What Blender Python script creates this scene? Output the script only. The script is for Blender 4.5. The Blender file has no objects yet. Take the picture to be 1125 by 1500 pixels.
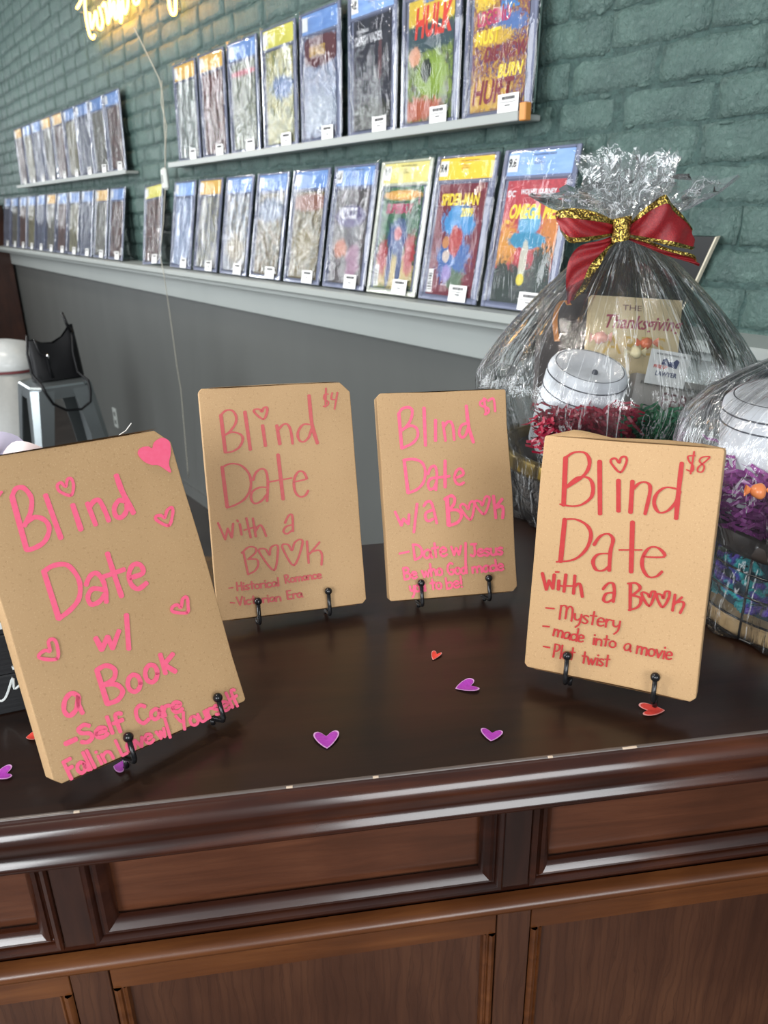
import bpy, math, random
from mathutils import Vector, Matrix, noise
random.seed(7)
sin, cos, pi = math.sin, math.cos, math.pi
SC = bpy.context.scene
COL = SC.collection

# ------------------------------------------------------------------ camera
FPX, PITCH, ROLL = 1114.1, 0.37945, -0.01741
DZ = 0.95                       # height of the desk top
CAM = Vector((0, 0, DZ + 0.40))
_r = Vector((1, 0, 0)); _u = Vector((0, sin(PITCH), cos(PITCH))); FWD = Vector((0, cos(PITCH), -sin(PITCH)))
RIGHT = cos(ROLL) * _r + sin(ROLL) * _u
UP = -sin(ROLL) * _r + cos(ROLL) * _u
cd = bpy.data.cameras.new('camera'); cam = bpy.data.objects.new('camera', cd); COL.objects.link(cam)
cd.sensor_fit = 'VERTICAL'; cd.sensor_height = 36.0; cd.sensor_width = 27.0
cd.lens = FPX * 36.0 / 1500.0
cam.matrix_world = Matrix(((RIGHT.x, UP.x, -FWD.x, CAM.x), (RIGHT.y, UP.y, -FWD.y, CAM.y), (RIGHT.z, UP.z, -FWD.z, CAM.z), (0, 0, 0, 1)))
cd.clip_start = 0.02; cd.clip_end = 60
cd.dof.use_dof = True; cd.dof.focus_distance = 0.70; cd.dof.aperture_fstop = 11.5
SC.camera = cam

# ------------------------------------------------------------------ world, light, exposure
W = bpy.data.worlds.new('world'); SC.world = W; W.use_nodes = True
wn = W.node_tree; wn.nodes.clear()
wo = wn.nodes.new('ShaderNodeOutputWorld'); wb = wn.nodes.new('ShaderNodeBackground')
wb.inputs['Color'].default_value = (0.83, 0.90, 1.0, 1); wb.inputs['Strength'].default_value = 0.24
wn.links.new(wb.outputs[0], wo.inputs[0])
def area(name, loc, target, sx, sy, power, col=(1, 1, 1)):
    l = bpy.data.lights.new(name, 'AREA'); l.shape = 'RECTANGLE'; l.size = sx; l.size_y = sy; l.energy = power; l.color = col
    o = bpy.data.objects.new(name, l); COL.objects.link(o); o.location = loc
    o.rotation_euler = (Vector(target) - Vector(loc)).to_track_quat('-Z', 'Y').to_euler()
    return o
# shop-front window panes to the left and behind the camera; narrow strips and overhead lamps are added for glints
area('window_and_glare_light', (-3.4, 0.2, 1.9), (0.3, 1.0, 0.9), 1.1, 1.9, 74, (0.93, 0.97, 1.0))
area('window_and_glare_light', (-3.9, 1.1, 1.9), (0.0, 1.6, 1.1), 0.9, 1.9, 62, (0.93, 0.97, 1.0))
area('window_and_glare_light', (-1.3, -2.2, 2.1), (0.1, 0.8, 0.8), 1.2, 1.3, 60, (0.95, 0.98, 1.0))
area('window_and_glare_light', (1.2, -2.3, 2.1), (0.1, 0.8, 0.8), 1.4, 1.6, 50, (0.95, 0.98, 1.0))
area('window_and_glare_light', (-4.3, 4.7, 1.9), (-0.6, 3.2, 1.4), 0.30, 1.7, 34, (0.95, 0.98, 1.0))  # narrow strip added for glare on the mid-row comic sleeves
area('window_and_glare_light', (-4.8, 7.4, 1.9), (-1.8, 4.8, 1.4), 0.16, 1.3, 6.5, (0.95, 0.98, 1.0))  # thin strip added so the far-left sleeves sparkle
area('window_and_glare_light', (-4.2, 3.5, 1.9), (-0.6, 2.8, 1.4), 0.22, 1.5, 17, (0.95, 0.98, 1.0))  # extra strip added to strengthen the mid-row glare
for lx, ly in ((-0.9, 0.7), (-2.0, 2.6), (-3.3, 4.6), (-2.6, 1.2), (-4.2, 3.2)):
    area('overhead_sparkle_light', (lx, ly, 3.0), (lx, ly, 0), 0.22, 0.22, 16, (1.0, 0.93, 0.82))  # small unseen lamps added overhead to make the sleeves sparkle
SC.view_settings.view_transform = 'Standard'; SC.view_settings.look = 'None'
SC.view_settings.gamma = 1.0; SC.view_settings.use_curve_mapping = False
SC.view_settings.exposure = 0.25
SC.cycles.transparent_max_bounces = 24
SC.cycles.max_bounces = 8
SC.cycles.sample_clamp_indirect = 4.0

# ------------------------------------------------------------------ geometry of the place
def ray(x, y): return RIGHT * ((x - 562.5) / FPX) - UP * ((y - 750) / FPX) + FWD
def hitz(x, y, z=DZ): r = ray(x, y); return CAM + r * ((z - CAM.z) / r.z)
def atY(x, y, Y): r = ray(x, y); return CAM + r * (Y / r.y)
def hit(x, y, p0, n): r = ray(x, y); return CAM + r * ((p0 - CAM).dot(n) / r.dot(n))
def proj(P):
    v = P - CAM; d = v.dot(FWD); return 562.5 + FPX * v.dot(RIGHT) / d, 750 - FPX * v.dot(UP) / d
WY = 0.62226; WD = 1.33
WDIR = Vector((-sin(WY), cos(WY), 0)); WN = Vector((-cos(WY), -sin(WY), 0))   # along the wall into the distance, and into the room
def wallp(s, off, z): return WDIR * s + WN * (off - WD) + Vector((0, 0, z))
def hitw(x, y, off=0): return hit(x, y, wallp(0, off, 0), WN)
def frame_m(o, X, Y, Z): return Matrix(((X.x, Y.x, Z.x, o.x), (X.y, Y.y, Z.y, o.y), (X.z, Y.z, Z.z, o.z), (0, 0, 0, 1)))
ZV = Vector((0, 0, 1))
def wall_m(s, off, z): return frame_m(wallp(s, off, z), -WDIR, -WN, ZV)      # local x right along wall, y into wall
K = 0.14099
DO = hitz(562, 1137)                                                        # a point on the desk's front edge
DM = frame_m(Vector((DO.x, DO.y, 0)), Vector((cos(K), sin(K), 0)), Vector((-sin(K), cos(K), 0)), ZV)  # local x along desk, y inward

# ------------------------------------------------------------------ objects
def tag(o, label=None, cat=None, group=None, kind=None):
    if label: o['label'] = label
    if cat: o['category'] = cat
    if group: o['group'] = group
    if kind: o['kind'] = kind
    return o
def thing(name, label, cat, M=None, group=None):
    o = bpy.data.objects.new(name, None); COL.objects.link(o); o.empty_display_size = 0.02
    o.matrix_world = M if M is not None else Matrix.Identity(4)
    return tag(o, label, cat, group)
class MB:
    def __init__(s): s.v = []; s.f = []; s.mi = []; s.uv = {}
    def add(s, vs, fs, mi=0):
        b = len(s.v); s.v += [tuple(v) for v in vs]; s.f += [tuple(i + b for i in f) for f in fs]; s.mi += [mi] * len(fs); return s
    def box(s, x0, x1, y0, y1, z0, z1, M=None, mi=0, bev=0.0):
        if bev > 0:
            xs = [x0, x0 + bev, x1 - bev, x1]; c = [(x0, x1), (y0, y1), (z0, z1)]
            b = bev; vs = []; idx = {}
            for ax in range(3):
                for sx in (0, 1):
                    for sy in (0, 1):
                        for sz in (0, 1):
                            sg = (sx, sy, sz); p = []
                            for a in range(3):
                                e = c[a][sg[a]]
                                p.append(e if a == ax else e + (b if sg[a] == 0 else -b))
                            idx[(ax,) + sg] = len(vs); vs.append(Vector(p))
            fs = []
            q = [(0, 0), (1, 0), (1, 1), (0, 1)]
            for sx in (0, 1):
                l = [idx[(0, sx, a, d)] for a, d in q]; fs.append(l if sx else l[::-1])
                l = [idx[(1, a, sx, d)] for a, d in q]; fs.append(l[::-1] if sx else l)
                l = [idx[(2, a, d, sx)] for a, d in q]; fs.append(l if sx else l[::-1])
            def k(ax, x, y, z): return idx[(ax, x, y, z)]
            for a in (0, 1):
                for d in (0, 1):
                    l = [k(0, a, d, 0), k(0, a, d, 1), k(1, a, d, 1), k(1, a, d, 0)]; fs.append(l if a != d else l[::-1])
                    l = [k(0, a, 0, d), k(0, a, 1, d), k(2, a, 1, d), k(2, a, 0, d)]; fs.append(l if a == d else l[::-1])
                    l = [k(1, 0, a, d), k(1, 1, a, d), k(2, 1, a, d), k(2, 0, a, d)]; fs.append(l if a != d else l[::-1])
            for sx in (0, 1):
                for sy in (0, 1):
                    for sz in (0, 1):
                        l = [k(0, sx, sy, sz), k(1, sx, sy, sz), k(2, sx, sy, sz)]; fs.append(l if (sx + sy + sz) % 2 else l[::-1])
        else:
            vs = [Vector((x, y, z)) for z in (z0, z1) for y in (y0, y1) for x in (x0, x1)]
            fs = [(0, 2, 3, 1), (4, 5, 7, 6), (0, 1, 5, 4), (2, 6, 7, 3), (0, 4, 6, 2), (1, 3, 7, 5)]
        if M is not None: vs = [M @ v for v in vs]
        return s.add(vs, fs, mi)
    def tube(s, pts, r, n=8, M=None, closed=False, cap=True, mi=0):
        pts = [Vector(p) for p in pts]; m = len(pts); rr = r if isinstance(r, (list, tuple)) else [r] * m
        vs = []; up = None
        for i, p in enumerate(pts):
            a = pts[(i - 1) % m] if (closed or i > 0) else p; b = pts[(i + 1) % m] if (closed or i < m - 1) else p
            t = (b - a)
            if t.length < 1e-9: t = Vector((0, 0, 1))
            t.normalize()
            if up is None: up = t.orthogonal().normalized()
            else:
                up = up - t * up.dot(t)
                up = up.normalized() if up.length > 1e-6 else t.orthogonal().normalized()
            w = t.cross(up)
            for k in range(n):
                an = 2 * pi * k / n; vs.append(p + (up * cos(an) + w * sin(an)) * rr[i])
        fs = []
        for i in range(m if closed else m - 1):
            j = (i + 1) % m
            for k in range(n):
                l = (k + 1) % n; fs.append((i * n + k, i * n + l, j * n + l, j * n + k))
        if cap and not closed: fs += [tuple(range(n))[::-1], tuple((m - 1) * n + k for k in range(n))]
        if M is not None: vs = [M @ v for v in vs]
        return s.add(vs, fs, mi)
    def ball(s, c, r, nu=12, nv=8, sc=(1, 1, 1), M=None, mi=0):
        vs = [Vector((0, 0, -1))]; fs = []
        for j in range(1, nv):
            a = -pi / 2 + pi * j / nv
            for i in range(nu): vs.append(Vector((cos(a) * cos(2 * pi * i / nu), cos(a) * sin(2 * pi * i / nu), sin(a))))
        vs.append(Vector((0, 0, 1)))
        for i in range(nu): fs.append((0, 1 + (i + 1) % nu, 1 + i)); b = 1 + (nv - 2) * nu; fs.append((b + i, b + (i + 1) % nu, len(vs) - 1))
        for j in range(nv - 2):
            for i in range(nu): a = 1 + j * nu + i; b = 1 + j * nu + (i + 1) % nu; fs.append((a, b, b + nu, a + nu))
        vs = [Vector((v.x * r * sc[0], v.y * r * sc[1], v.z * r * sc[2])) for v in vs]
        R = M if M is not None else Matrix.Identity(4)
        c = Vector(c)
        return s.add([R @ v + c for v in vs], fs, mi)
    def lathe(s, prof, n=32, M=None, cap=False, mi=0):
        vs = [Vector((r * cos(2 * pi * k / n), r * sin(2 * pi * k / n), z)) for r, z in prof for k in range(n)]
        fs = [(i * n + k, i * n + (k + 1) % n, (i + 1) * n + (k + 1) % n, (i + 1) * n + k) for i in range(len(prof) - 1) for k in range(n)]
        if cap: fs += [tuple(range(n))[::-1], tuple((len(prof) - 1) * n + k for k in range(n))]
        if M is not None: vs = [M @ v for v in vs]
        return s.add(vs, fs, mi)
    def grid(s, fn, nu, nv, closed=False, mi=0):
        vs = [fn(i / nu, j / nv) for j in range(nv + 1) for i in range(nu if closed else nu + 1)]
        w = nu if closed else nu + 1
        fs = [(j * w + i, j * w + (i + 1) % w, (j + 1) * w + (i + 1) % w, (j + 1) * w + i) for j in range(nv) for i in range(nu)]
        return s.add(vs, fs, mi)
    def prism(s, poly, y0, y1, M=None, mi=0):      # poly in x,z ; y0 is the front
        n = len(poly); vs = [Vector((x, y0, z)) for x, z in poly] + [Vector((x, y1, z)) for x, z in poly]
        fs = [tuple(range(n)), tuple(range(n, 2 * n))[::-1]] + [(i, i + n, (i + 1) % n + n, (i + 1) % n) for i in range(n)]
        if M is not None: vs = [M @ v for v in vs]
        return s.add(vs, fs, mi)
    def build(s, name, mats, parent=None, world=False, smooth=False, kind=None, fix=True):
        vs = s.v
        if world and parent is not None:
            inv = parent.matrix_world.inverted(); vs = [tuple(inv @ Vector(v)) for v in vs]
        me = bpy.data.meshes.new(name); me.from_pydata(vs, [], s.f)
        mats = mats if isinstance(mats, (list, tuple)) else [mats]
        for m in mats: me.materials.append(m)
        if len(mats) > 1: me.polygons.foreach_set('material_index', s.mi)
        if smooth: me.polygons.foreach_set('use_smooth', [True] * len(me.polygons))
        me.validate(); me.update()
        o = bpy.data.objects.new(name, me); COL.objects.link(o)
        if parent is not None: o.parent = parent; o.matrix_world = parent.matrix_world.copy(); o.matrix_parent_inverse = Matrix.Identity(4); o.matrix_basis = Matrix.Identity(4)
        if kind: o['kind'] = kind
        return o
def reparent(o, p): o.parent = p; return o
def autosmooth(o, ang=0.6):
    me = o.data; me.polygons.foreach_set('use_smooth', [True] * len(me.polygons))
    try: me.set_sharp_from_angle(angle=ang)
    except Exception: pass
    return o
def solid(name, **k): return tag(thing_mesh(name, **k))

# ------------------------------------------------------------------ materials
class NT:
    def __init__(s, name):
        m = bpy.data.materials.new(name); m.use_nodes = True; s.m = m; s.t = m.node_tree; s.t.nodes.clear()
        s.out = s.n('ShaderNodeOutputMaterial'); s.c = None
    def n(s, t, **k):
        o = s.t.nodes.new(t)
        for a, v in k.items(): setattr(o, a, v)
        return o
    def l(s, a, b): s.t.links.new(a, b)
    def coord(s, kind='Object', scale=(1, 1, 1), rot=(0, 0, 0)):
        c = s.n('ShaderNodeTexCoord'); mp = s.n('ShaderNodeMapping'); mp.inputs['Scale'].default_value = scale; mp.inputs['Rotation'].default_value = rot
        s.l(c.outputs[kind], mp.inputs[0]); return mp.outputs[0]
    def noise(s, vec, scale, detail=4, rough=0.55, dist=0.0):
        o = s.n('ShaderNodeTexNoise'); o.inputs['Scale'].default_value = scale; o.inputs['Detail'].default_value = detail
        o.inputs['Roughness'].default_value = rough; o.inputs['Distortion'].default_value = dist; s.l(vec, o.inputs['Vector']); return o
    def ramp(s, fac, stops, interp='LINEAR'):
        r = s.n('ShaderNodeValToRGB'); e = r.color_ramp; e.interpolation = interp
        while len(e.elements) < len(stops): e.elements.new(0.5)
        for i, (p, c) in enumerate(stops): e.elements[i].position = p; e.elements[i].color = (*c, 1) if len(c) == 3 else c
        s.l(fac, r.inputs[0]); return r.outputs[0]
    def math(s, op, a, b=None, clamp=False):
        o = s.n('ShaderNodeMath', operation=op, use_clamp=clamp)
        for i, v in enumerate((a, b)):
            if v is None: continue
            if isinstance(v, (int, float)): o.inputs[i].default_value = v
            else: s.l(v, o.inputs[i])
        return o.outputs[0]
    def mix(s, f, a, b):
        o = s.n('ShaderNodeMix', data_type='RGBA')
        if isinstance(f, (int, float)): o.inputs[0].default_value = f
        else: s.l(f, o.inputs[0])
        for i, v in ((6, a), (7, b)):
            if isinstance(v, tuple): o.inputs[i].default_value = (*v, 1) if len(v) == 3 else v
            else: s.l(v, o.inputs[i])
        return o.outputs[2]
    def bump(s, h, strength=0.3, dist=0.001, prev=None):
        o = s.n('ShaderNodeBump'); o.inputs['Strength'].default_value = strength; o.inputs['Distance'].default_value = dist
        s.l(h, o.inputs['Height'])
        if prev is not None: s.l(prev, o.inputs['Normal'])
        return o.outputs[0]
    def pbr(s, col=None, rough=0.5, metal=0.0, bump=None, coat=0.0, spec=0.5, emit=None, es=0.0, sheen=0.0):
        p = s.n('ShaderNodeBsdfPrincipled')
        def st(k, v):
            if isinstance(v, tuple): p.inputs[k].default_value = (*v, 1) if len(v) == 3 else v
            elif isinstance(v, (int, float)): p.inputs[k].default_value = v
            else: s.l(v, p.inputs[k])
        if col is not None: st('Base Color', col)
        st('Roughness', rough); st('Metallic', metal); st('Specular IOR Level', spec)
        if coat: st('Coat Weight', coat); p.inputs['Coat Roughness'].default_value = 0.1
        if sheen: st('Sheen Weight', sheen)
        if emit is not None: st('Emission Color', emit); st('Emission Strength', es)
        if bump is not None: s.l(bump, p.inputs['Normal'])
        s.l(p.outputs[0], s.out.inputs[0]); s.p = p; return s.m
def C(h):
    h = h.lstrip('#'); r = []
    for i in (0, 2, 4):
        v = int(h[i:i + 2], 16) / 255; r.append(v / 12.92 if v <= 0.04045 else ((v + 0.055) / 1.055) ** 2.4)
    return tuple(r)
def plain(name, col, rough=0.5, metal=0.0, bs=0, bst=0.2, bd=0.0005, **k):
    t = NT(name); v = t.coord(); nz = t.noise(v, bs or 60, 3)
    c2 = tuple(min(1, x * 1.10) for x in col); c1 = tuple(x * 0.90 for x in col)
    cc = t.mix(nz.outputs[0], c1, c2)
    b = t.bump(nz.outputs[0], bst, bd) if bs else None
    return t.pbr(cc, rough, metal, b, **k)
def brick_mat(name):
    t = NT(name); v = t.coord('Object'); g = t.n('ShaderNodeNewGeometry')
    inf = t.n('ShaderNodeObjectInfo')
    n1 = t.noise(g.outputs['Position'], 14, 5, 0.6); n2 = t.noise(g.outputs['Position'], 90, 6, 0.65, 0.4); n3 = t.noise(g.outputs['Position'], 420, 3, 0.6)
    mp = t.n('ShaderNodeMapping'); mp.inputs['Scale'].default_value = (1, 1, 0.22); t.l(g.outputs['Position'], mp.inputs[0])
    n4 = t.noise(mp.outputs[0], 150, 4, 0.6)
    c = t.ramp(n1.outputs[0], [(0.3, C('#445b57')), (0.55, C('#506963')), (0.75, C('#5b756e'))])
    c = t.mix(t.math('MULTIPLY', t.math('SUBTRACT', n2.outputs[0], 0.55, True), 0.9), c, C('#7b9a92'))
    n5 = t.noise(g.outputs['Position'], 34, 5, 0.7, 1.2); b = t.bump(n5.outputs[0], 0.3, 0.006); b = t.bump(n2.outputs[0], 1.0, 0.008, b); b = t.bump(n4.outputs[0], 0.7, 0.004, b); b = t.bump(n3.outputs[0], 0.35, 0.0012, b)
    return t.pbr(c, 0.36, 0, b, spec=0.55)
M_brick = brick_mat('painted brick')
def mortar_mat():
    t = NT('painted mortar'); g = t.n('ShaderNodeNewGeometry')
    n1 = t.noise(g.outputs['Position'], 50, 6, 0.7, 0.6); n2 = t.noise(g.outputs['Position'], 230, 4, 0.7)
    c = t.ramp(n1.outputs[0], [(0.3, C('#2f4543')), (0.6, C('#425e59')), (0.8, C('#4f6c66'))])
    b = t.bump(n1.outputs[0], 1.0, 0.012); b = t.bump(n2.outputs[0], 0.7, 0.003, b)
    return t.pbr(c, 0.5, 0, b)
M_mortar = mortar_mat()
def wall_paint(name, col, rough, var=0.12):
    t = NT(name); v = t.coord(scale=(1, 1, 0.25)); n = t.noise(v, 5, 3); n2 = t.noise(t.coord(), 350, 2)
    c = t.mix(n.outputs[0], tuple(x * (1 - var) for x in col), tuple(x * (1 + var) for x in col))
    return t.pbr(c, rough, 0, t.bump(n2.outputs[0], 0.12, 0.0006))
M_wains = wall_paint('grey wall paint', C('#525452'), 0.34)
M_ledge = wall_paint('pale grey trim paint', C('#959a97'), 0.42, 0.06)
def wood(name, dark, mid, light, axis=0, rough=0.25, coat=0.4, sc=1.0, figure=0.5, lines=.12, dk=True):
    t = NT(name); s3 = [26 * sc, 26 * sc, 26 * sc]; s3[axis] = 2.2 * sc
    v = t.coord(scale=tuple(s3)); n = t.noise(v, 2.2, 5, 0.6, 0.6); s4 = [180, 180, 180]; s4[axis] = 6
    n2 = t.noise(t.coord(scale=tuple(s4)), 2.0, 3, 0.5); n3 = t.noise(t.coord(), 5.5 * sc, 3, 0.5, 0.5)
    f = t.math('ADD', t.math('MULTIPLY', n.outputs[0], figure), t.math('MULTIPLY', n3.outputs[0], 1 - figure))
    c = t.ramp(f, [(0.34, dark), (0.5, mid), (0.66, light)])
    c = t.mix(t.math('MULTIPLY', n2.outputs[0], 0.35), c, dark)
    wv = t.n('ShaderNodeTexWave', wave_type='BANDS', bands_direction='XYZ'[(axis + 1) % 3 if axis != 0 else 2]); s5 = [9.0, 9.0, 9.0]; s5[axis] = 2.4; t.l(t.coord(scale=tuple(s5)), wv.inputs['Vector'])
    wv.inputs['Scale'].default_value = 5.5 * sc; wv.inputs['Distortion'].default_value = 9.0; wv.inputs['Detail'].default_value = 3.0; wv.inputs['Detail Scale'].default_value = 1.2
    ln = t.ramp(wv.outputs['Fac'], [(.80, (0, 0, 0)), (.93, (1, 1, 1)), (1.0, (.2, .2, .2))]); c = t.mix(t.math('MULTIPLY', ln, lines), c, dark if dk else light)
    return t.pbr(c, rough, 0, t.bump(n2.outputs[0], 0.10, 0.0004), coat=coat)
M_top = wood('dark stained desk top', C('#1c110d'), C('#28170f'), C('#342017'), 0, 0.30, 0.12)
M_mould = wood('glossy red brown wood', C('#200e07'), C('#38190d'), C('#552b16'), 0, 0.22, 0.5)
M_frame = wood('dark brown wood', C('#22110b'), C('#351c13'), C('#46291c'), 2, 0.34, 0.2)
M_framex = wood('dark brown wood lengthwise', C('#200e08'), C('#34180f'), C('#462415'), 0, 0.32, 0.25)
M_panel = wood('red brown panel wood', C('#3f2214'), C('#56301e'), C('#6c412b'), 0, 0.36, 0.1, 1.0, lines=.25)
M_lower = wood('brown lower panel wood', C('#371f14'), C('#4b2d1e'), C('#5f3c28'), 2, 0.34, 0.1, 0.8, lines=.6)
M_rail = wood('honey brown rail wood', C('#45240f'), C('#613619'), C('#7b4a26'), 0, 0.34, 0.2)
M_chip = plain('bare chipped wood', C('#cdb9a4'), 0.7)
M_edge = plain('worn desk edge line', C('#5f5651'), 0.3)
M_gap = plain('shadow gap', C('#0f0805'), 0.6)
def kraft():
    t = NT('kraft paper'); v = t.coord(); n = t.noise(v, 16, 3); f = t.noise(v, 900, 2, 0.7); f2 = t.noise(v, 420, 2, 0.5)
    c = t.mix(n.outputs[0], C('#b08d64'), C('#bd9a70'))
    c = t.mix(t.math('MULTIPLY', t.math('GREATER_THAN', f.outputs[0], 0.62), 0.35), c, C('#d6b78e'))
    c = t.mix(t.math('MULTIPLY', t.math('LESS_THAN', f2.outputs[0], 0.36), 0.28), c, C('#8d6a45'))
    w = t.noise(v, 22, 2)
    b = t.bump(w.outputs[0], 0.25, 0.002); b = t.bump(f.outputs[0], 0.15, 0.0003, b)
    return t.pbr(c, 0.62, 0, b, spec=0.35)
M_kraft = kraft()
def ink(name, a, b):
    t = NT(name); n = t.noise(t.coord(), 260, 3, 0.6); return t.pbr(t.mix(n.outputs[0], a, b), 0.55, spec=0.3)
M_pink = ink('pink marker', C('#f0597b'), C('#f57090'))
M_red = ink('red marker', C('#a32022'), C('#b73634'))
M_rose = ink('rose red marker', C('#b8474a'), C('#c96662'))
M_black = plain('black powder coated wire', (0.008, 0.008, 0.009), 0.22)
def film(name, streak=(1, 1, 1), scale=40, strength=0.8, haze=0.03, base=0.03, gain=1.5, dist=0.004, rough=0.09, kind='UV', cr=5, cw=.03, fb=True):
    t = NT(name); v = t.coord(kind, streak); n = t.noise(v, scale, 5, 0.6, 0.8); n2 = t.noise(v, scale * 3.3, 3, 0.6, 0.3)
    b = t.bump(n.outputs[0], strength, dist); b = t.bump(n2.outputs[0], strength * 0.6, dist * 0.35, b)
    fr = t.n('ShaderNodeFresnel'); fr.inputs[0].default_value = 1.5; (t.l(b, fr.inputs['Normal']) if fb else None)
    gl = t.n('ShaderNodeBsdfGlossy'); gl.inputs['Roughness'].default_value = rough; t.l(b, gl.inputs['Normal'])
    tr = t.n('ShaderNodeBsdfTransparent'); tr.inputs[0].default_value = (0.97, 0.98, 0.98, 1)
    df = t.n('ShaderNodeBsdfDiffuse'); df.inputs[0].default_value = (0.9, 0.93, 0.95, 1)
    crease = t.ramp(n.outputs[0], [(0.5 - cw, (0, 0, 0)), (0.5, (1, 1, 1)), (0.5 + cw, (0, 0, 0))])
    m0 = t.n('ShaderNodeMixShader'); t.l(t.math('ADD', t.math('MULTIPLY', crease, haze * cr), haze), m0.inputs[0]); t.l(tr.outputs[0], m0.inputs[1]); t.l(df.outputs[0], m0.inputs[2])
    m1 = t.n('ShaderNodeMixShader'); t.l(t.math('ADD', t.math('MULTIPLY', fr.outputs[0], gain), base, True), m1.inputs[0])
    t.l(m0.outputs[0], m1.inputs[1]); t.l(gl.outputs[0], m1.inputs[2]); t.l(m1.outputs[0], t.out.inputs[0]); return t.m
M_sleeve = film('clear plastic sleeve', (1, 1, 0.30), 13, 0.75, 0.0015, 0.0, 0.9, 0.006, 0.04, 'Object', fb=False)
M_cello = film('cellophane', (34, 2.0, 1), 1.0, 1.0, 0.012, 0.01, 1.5, 0.012, 0.07, cr=28, cw=.012)
M_cello2 = film('crinkled cellophane', (1, 1, 1), 18, 0.8, 0.05, 0.02, 1.9, 0.008, 0.07, 'Object', cr=14, cw=.012)
M_case = plain('clear slab plastic rim', C('#777c92'), 0.12, coat=0.6)
M_case2 = plain('clear slab plastic pale rim', C('#b9bcae'), 0.12, coat=0.6)
M_white = plain('white card', C('#dcdcda'), 0.5)
M_dark = plain('dark print', (0.02, 0.02, 0.025), 0.5)
M_orange = plain('bare orange wood', C('#c8873f'), 0.5)

# ------------------------------------------------------------------ writing
def text_part(body, size, mat, parent, M, name='lettering', sx=1.0, shear=0.0, align='LEFT', bold=0.0, world=False):
    cu = bpy.data.curves.new('t', 'FONT'); cu.body = body; cu.size = size; cu.align_x = align; cu.shear = shear; cu.offset = bold; cu.resolution_u = 3
    o = bpy.data.objects.new('t', cu); COL.objects.link(o)
    dg = bpy.context.evaluated_depsgraph_get(); dg.update()
    me = bpy.data.meshes.new_from_object(o.evaluated_get(dg)); bpy.data.objects.remove(o); bpy.data.curves.remove(cu)
    me.transform(M @ Matrix.Diagonal((sx, 1, 1, 1)))
    if world: me.transform(parent.matrix_world.inverted())
    me.materials.clear(); me.materials.append(mat)
    o = bpy.data.objects.new(name, me); COL.objects.link(o); o.parent = parent
    return o
XZ = Matrix(((1, 0, 0, 0), (0, 0, -1, 0), (0, 1, 0, 0), (0, 0, 0, 1)))    # text plane -> x,z facing -y
def catmull(p, k=5):
    if len(p) < 3: return [tuple(q) for q in p]
    o = []; q = [p[0]] + list(p) + [p[-1]]
    closed = p[0] == p[-1]
    if closed: q[0] = p[-2]; q[-1] = p[1]
    for i in range(1, len(q) - 2):
        for j in range(k):
            t = j / k; a, b, c, d = q[i - 1], q[i], q[i + 1], q[i + 2]
            o.append(tuple(0.5 * (2 * b[n] + (c[n] - a[n]) * t + (2 * a[n] - 5 * b[n] + 4 * c[n] - d[n]) * t * t + (3 * b[n] - a[n] - 3 * c[n] + d[n]) * t ** 3) for n in range(2)))
    o.append(tuple(p[-1])); return o
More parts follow.
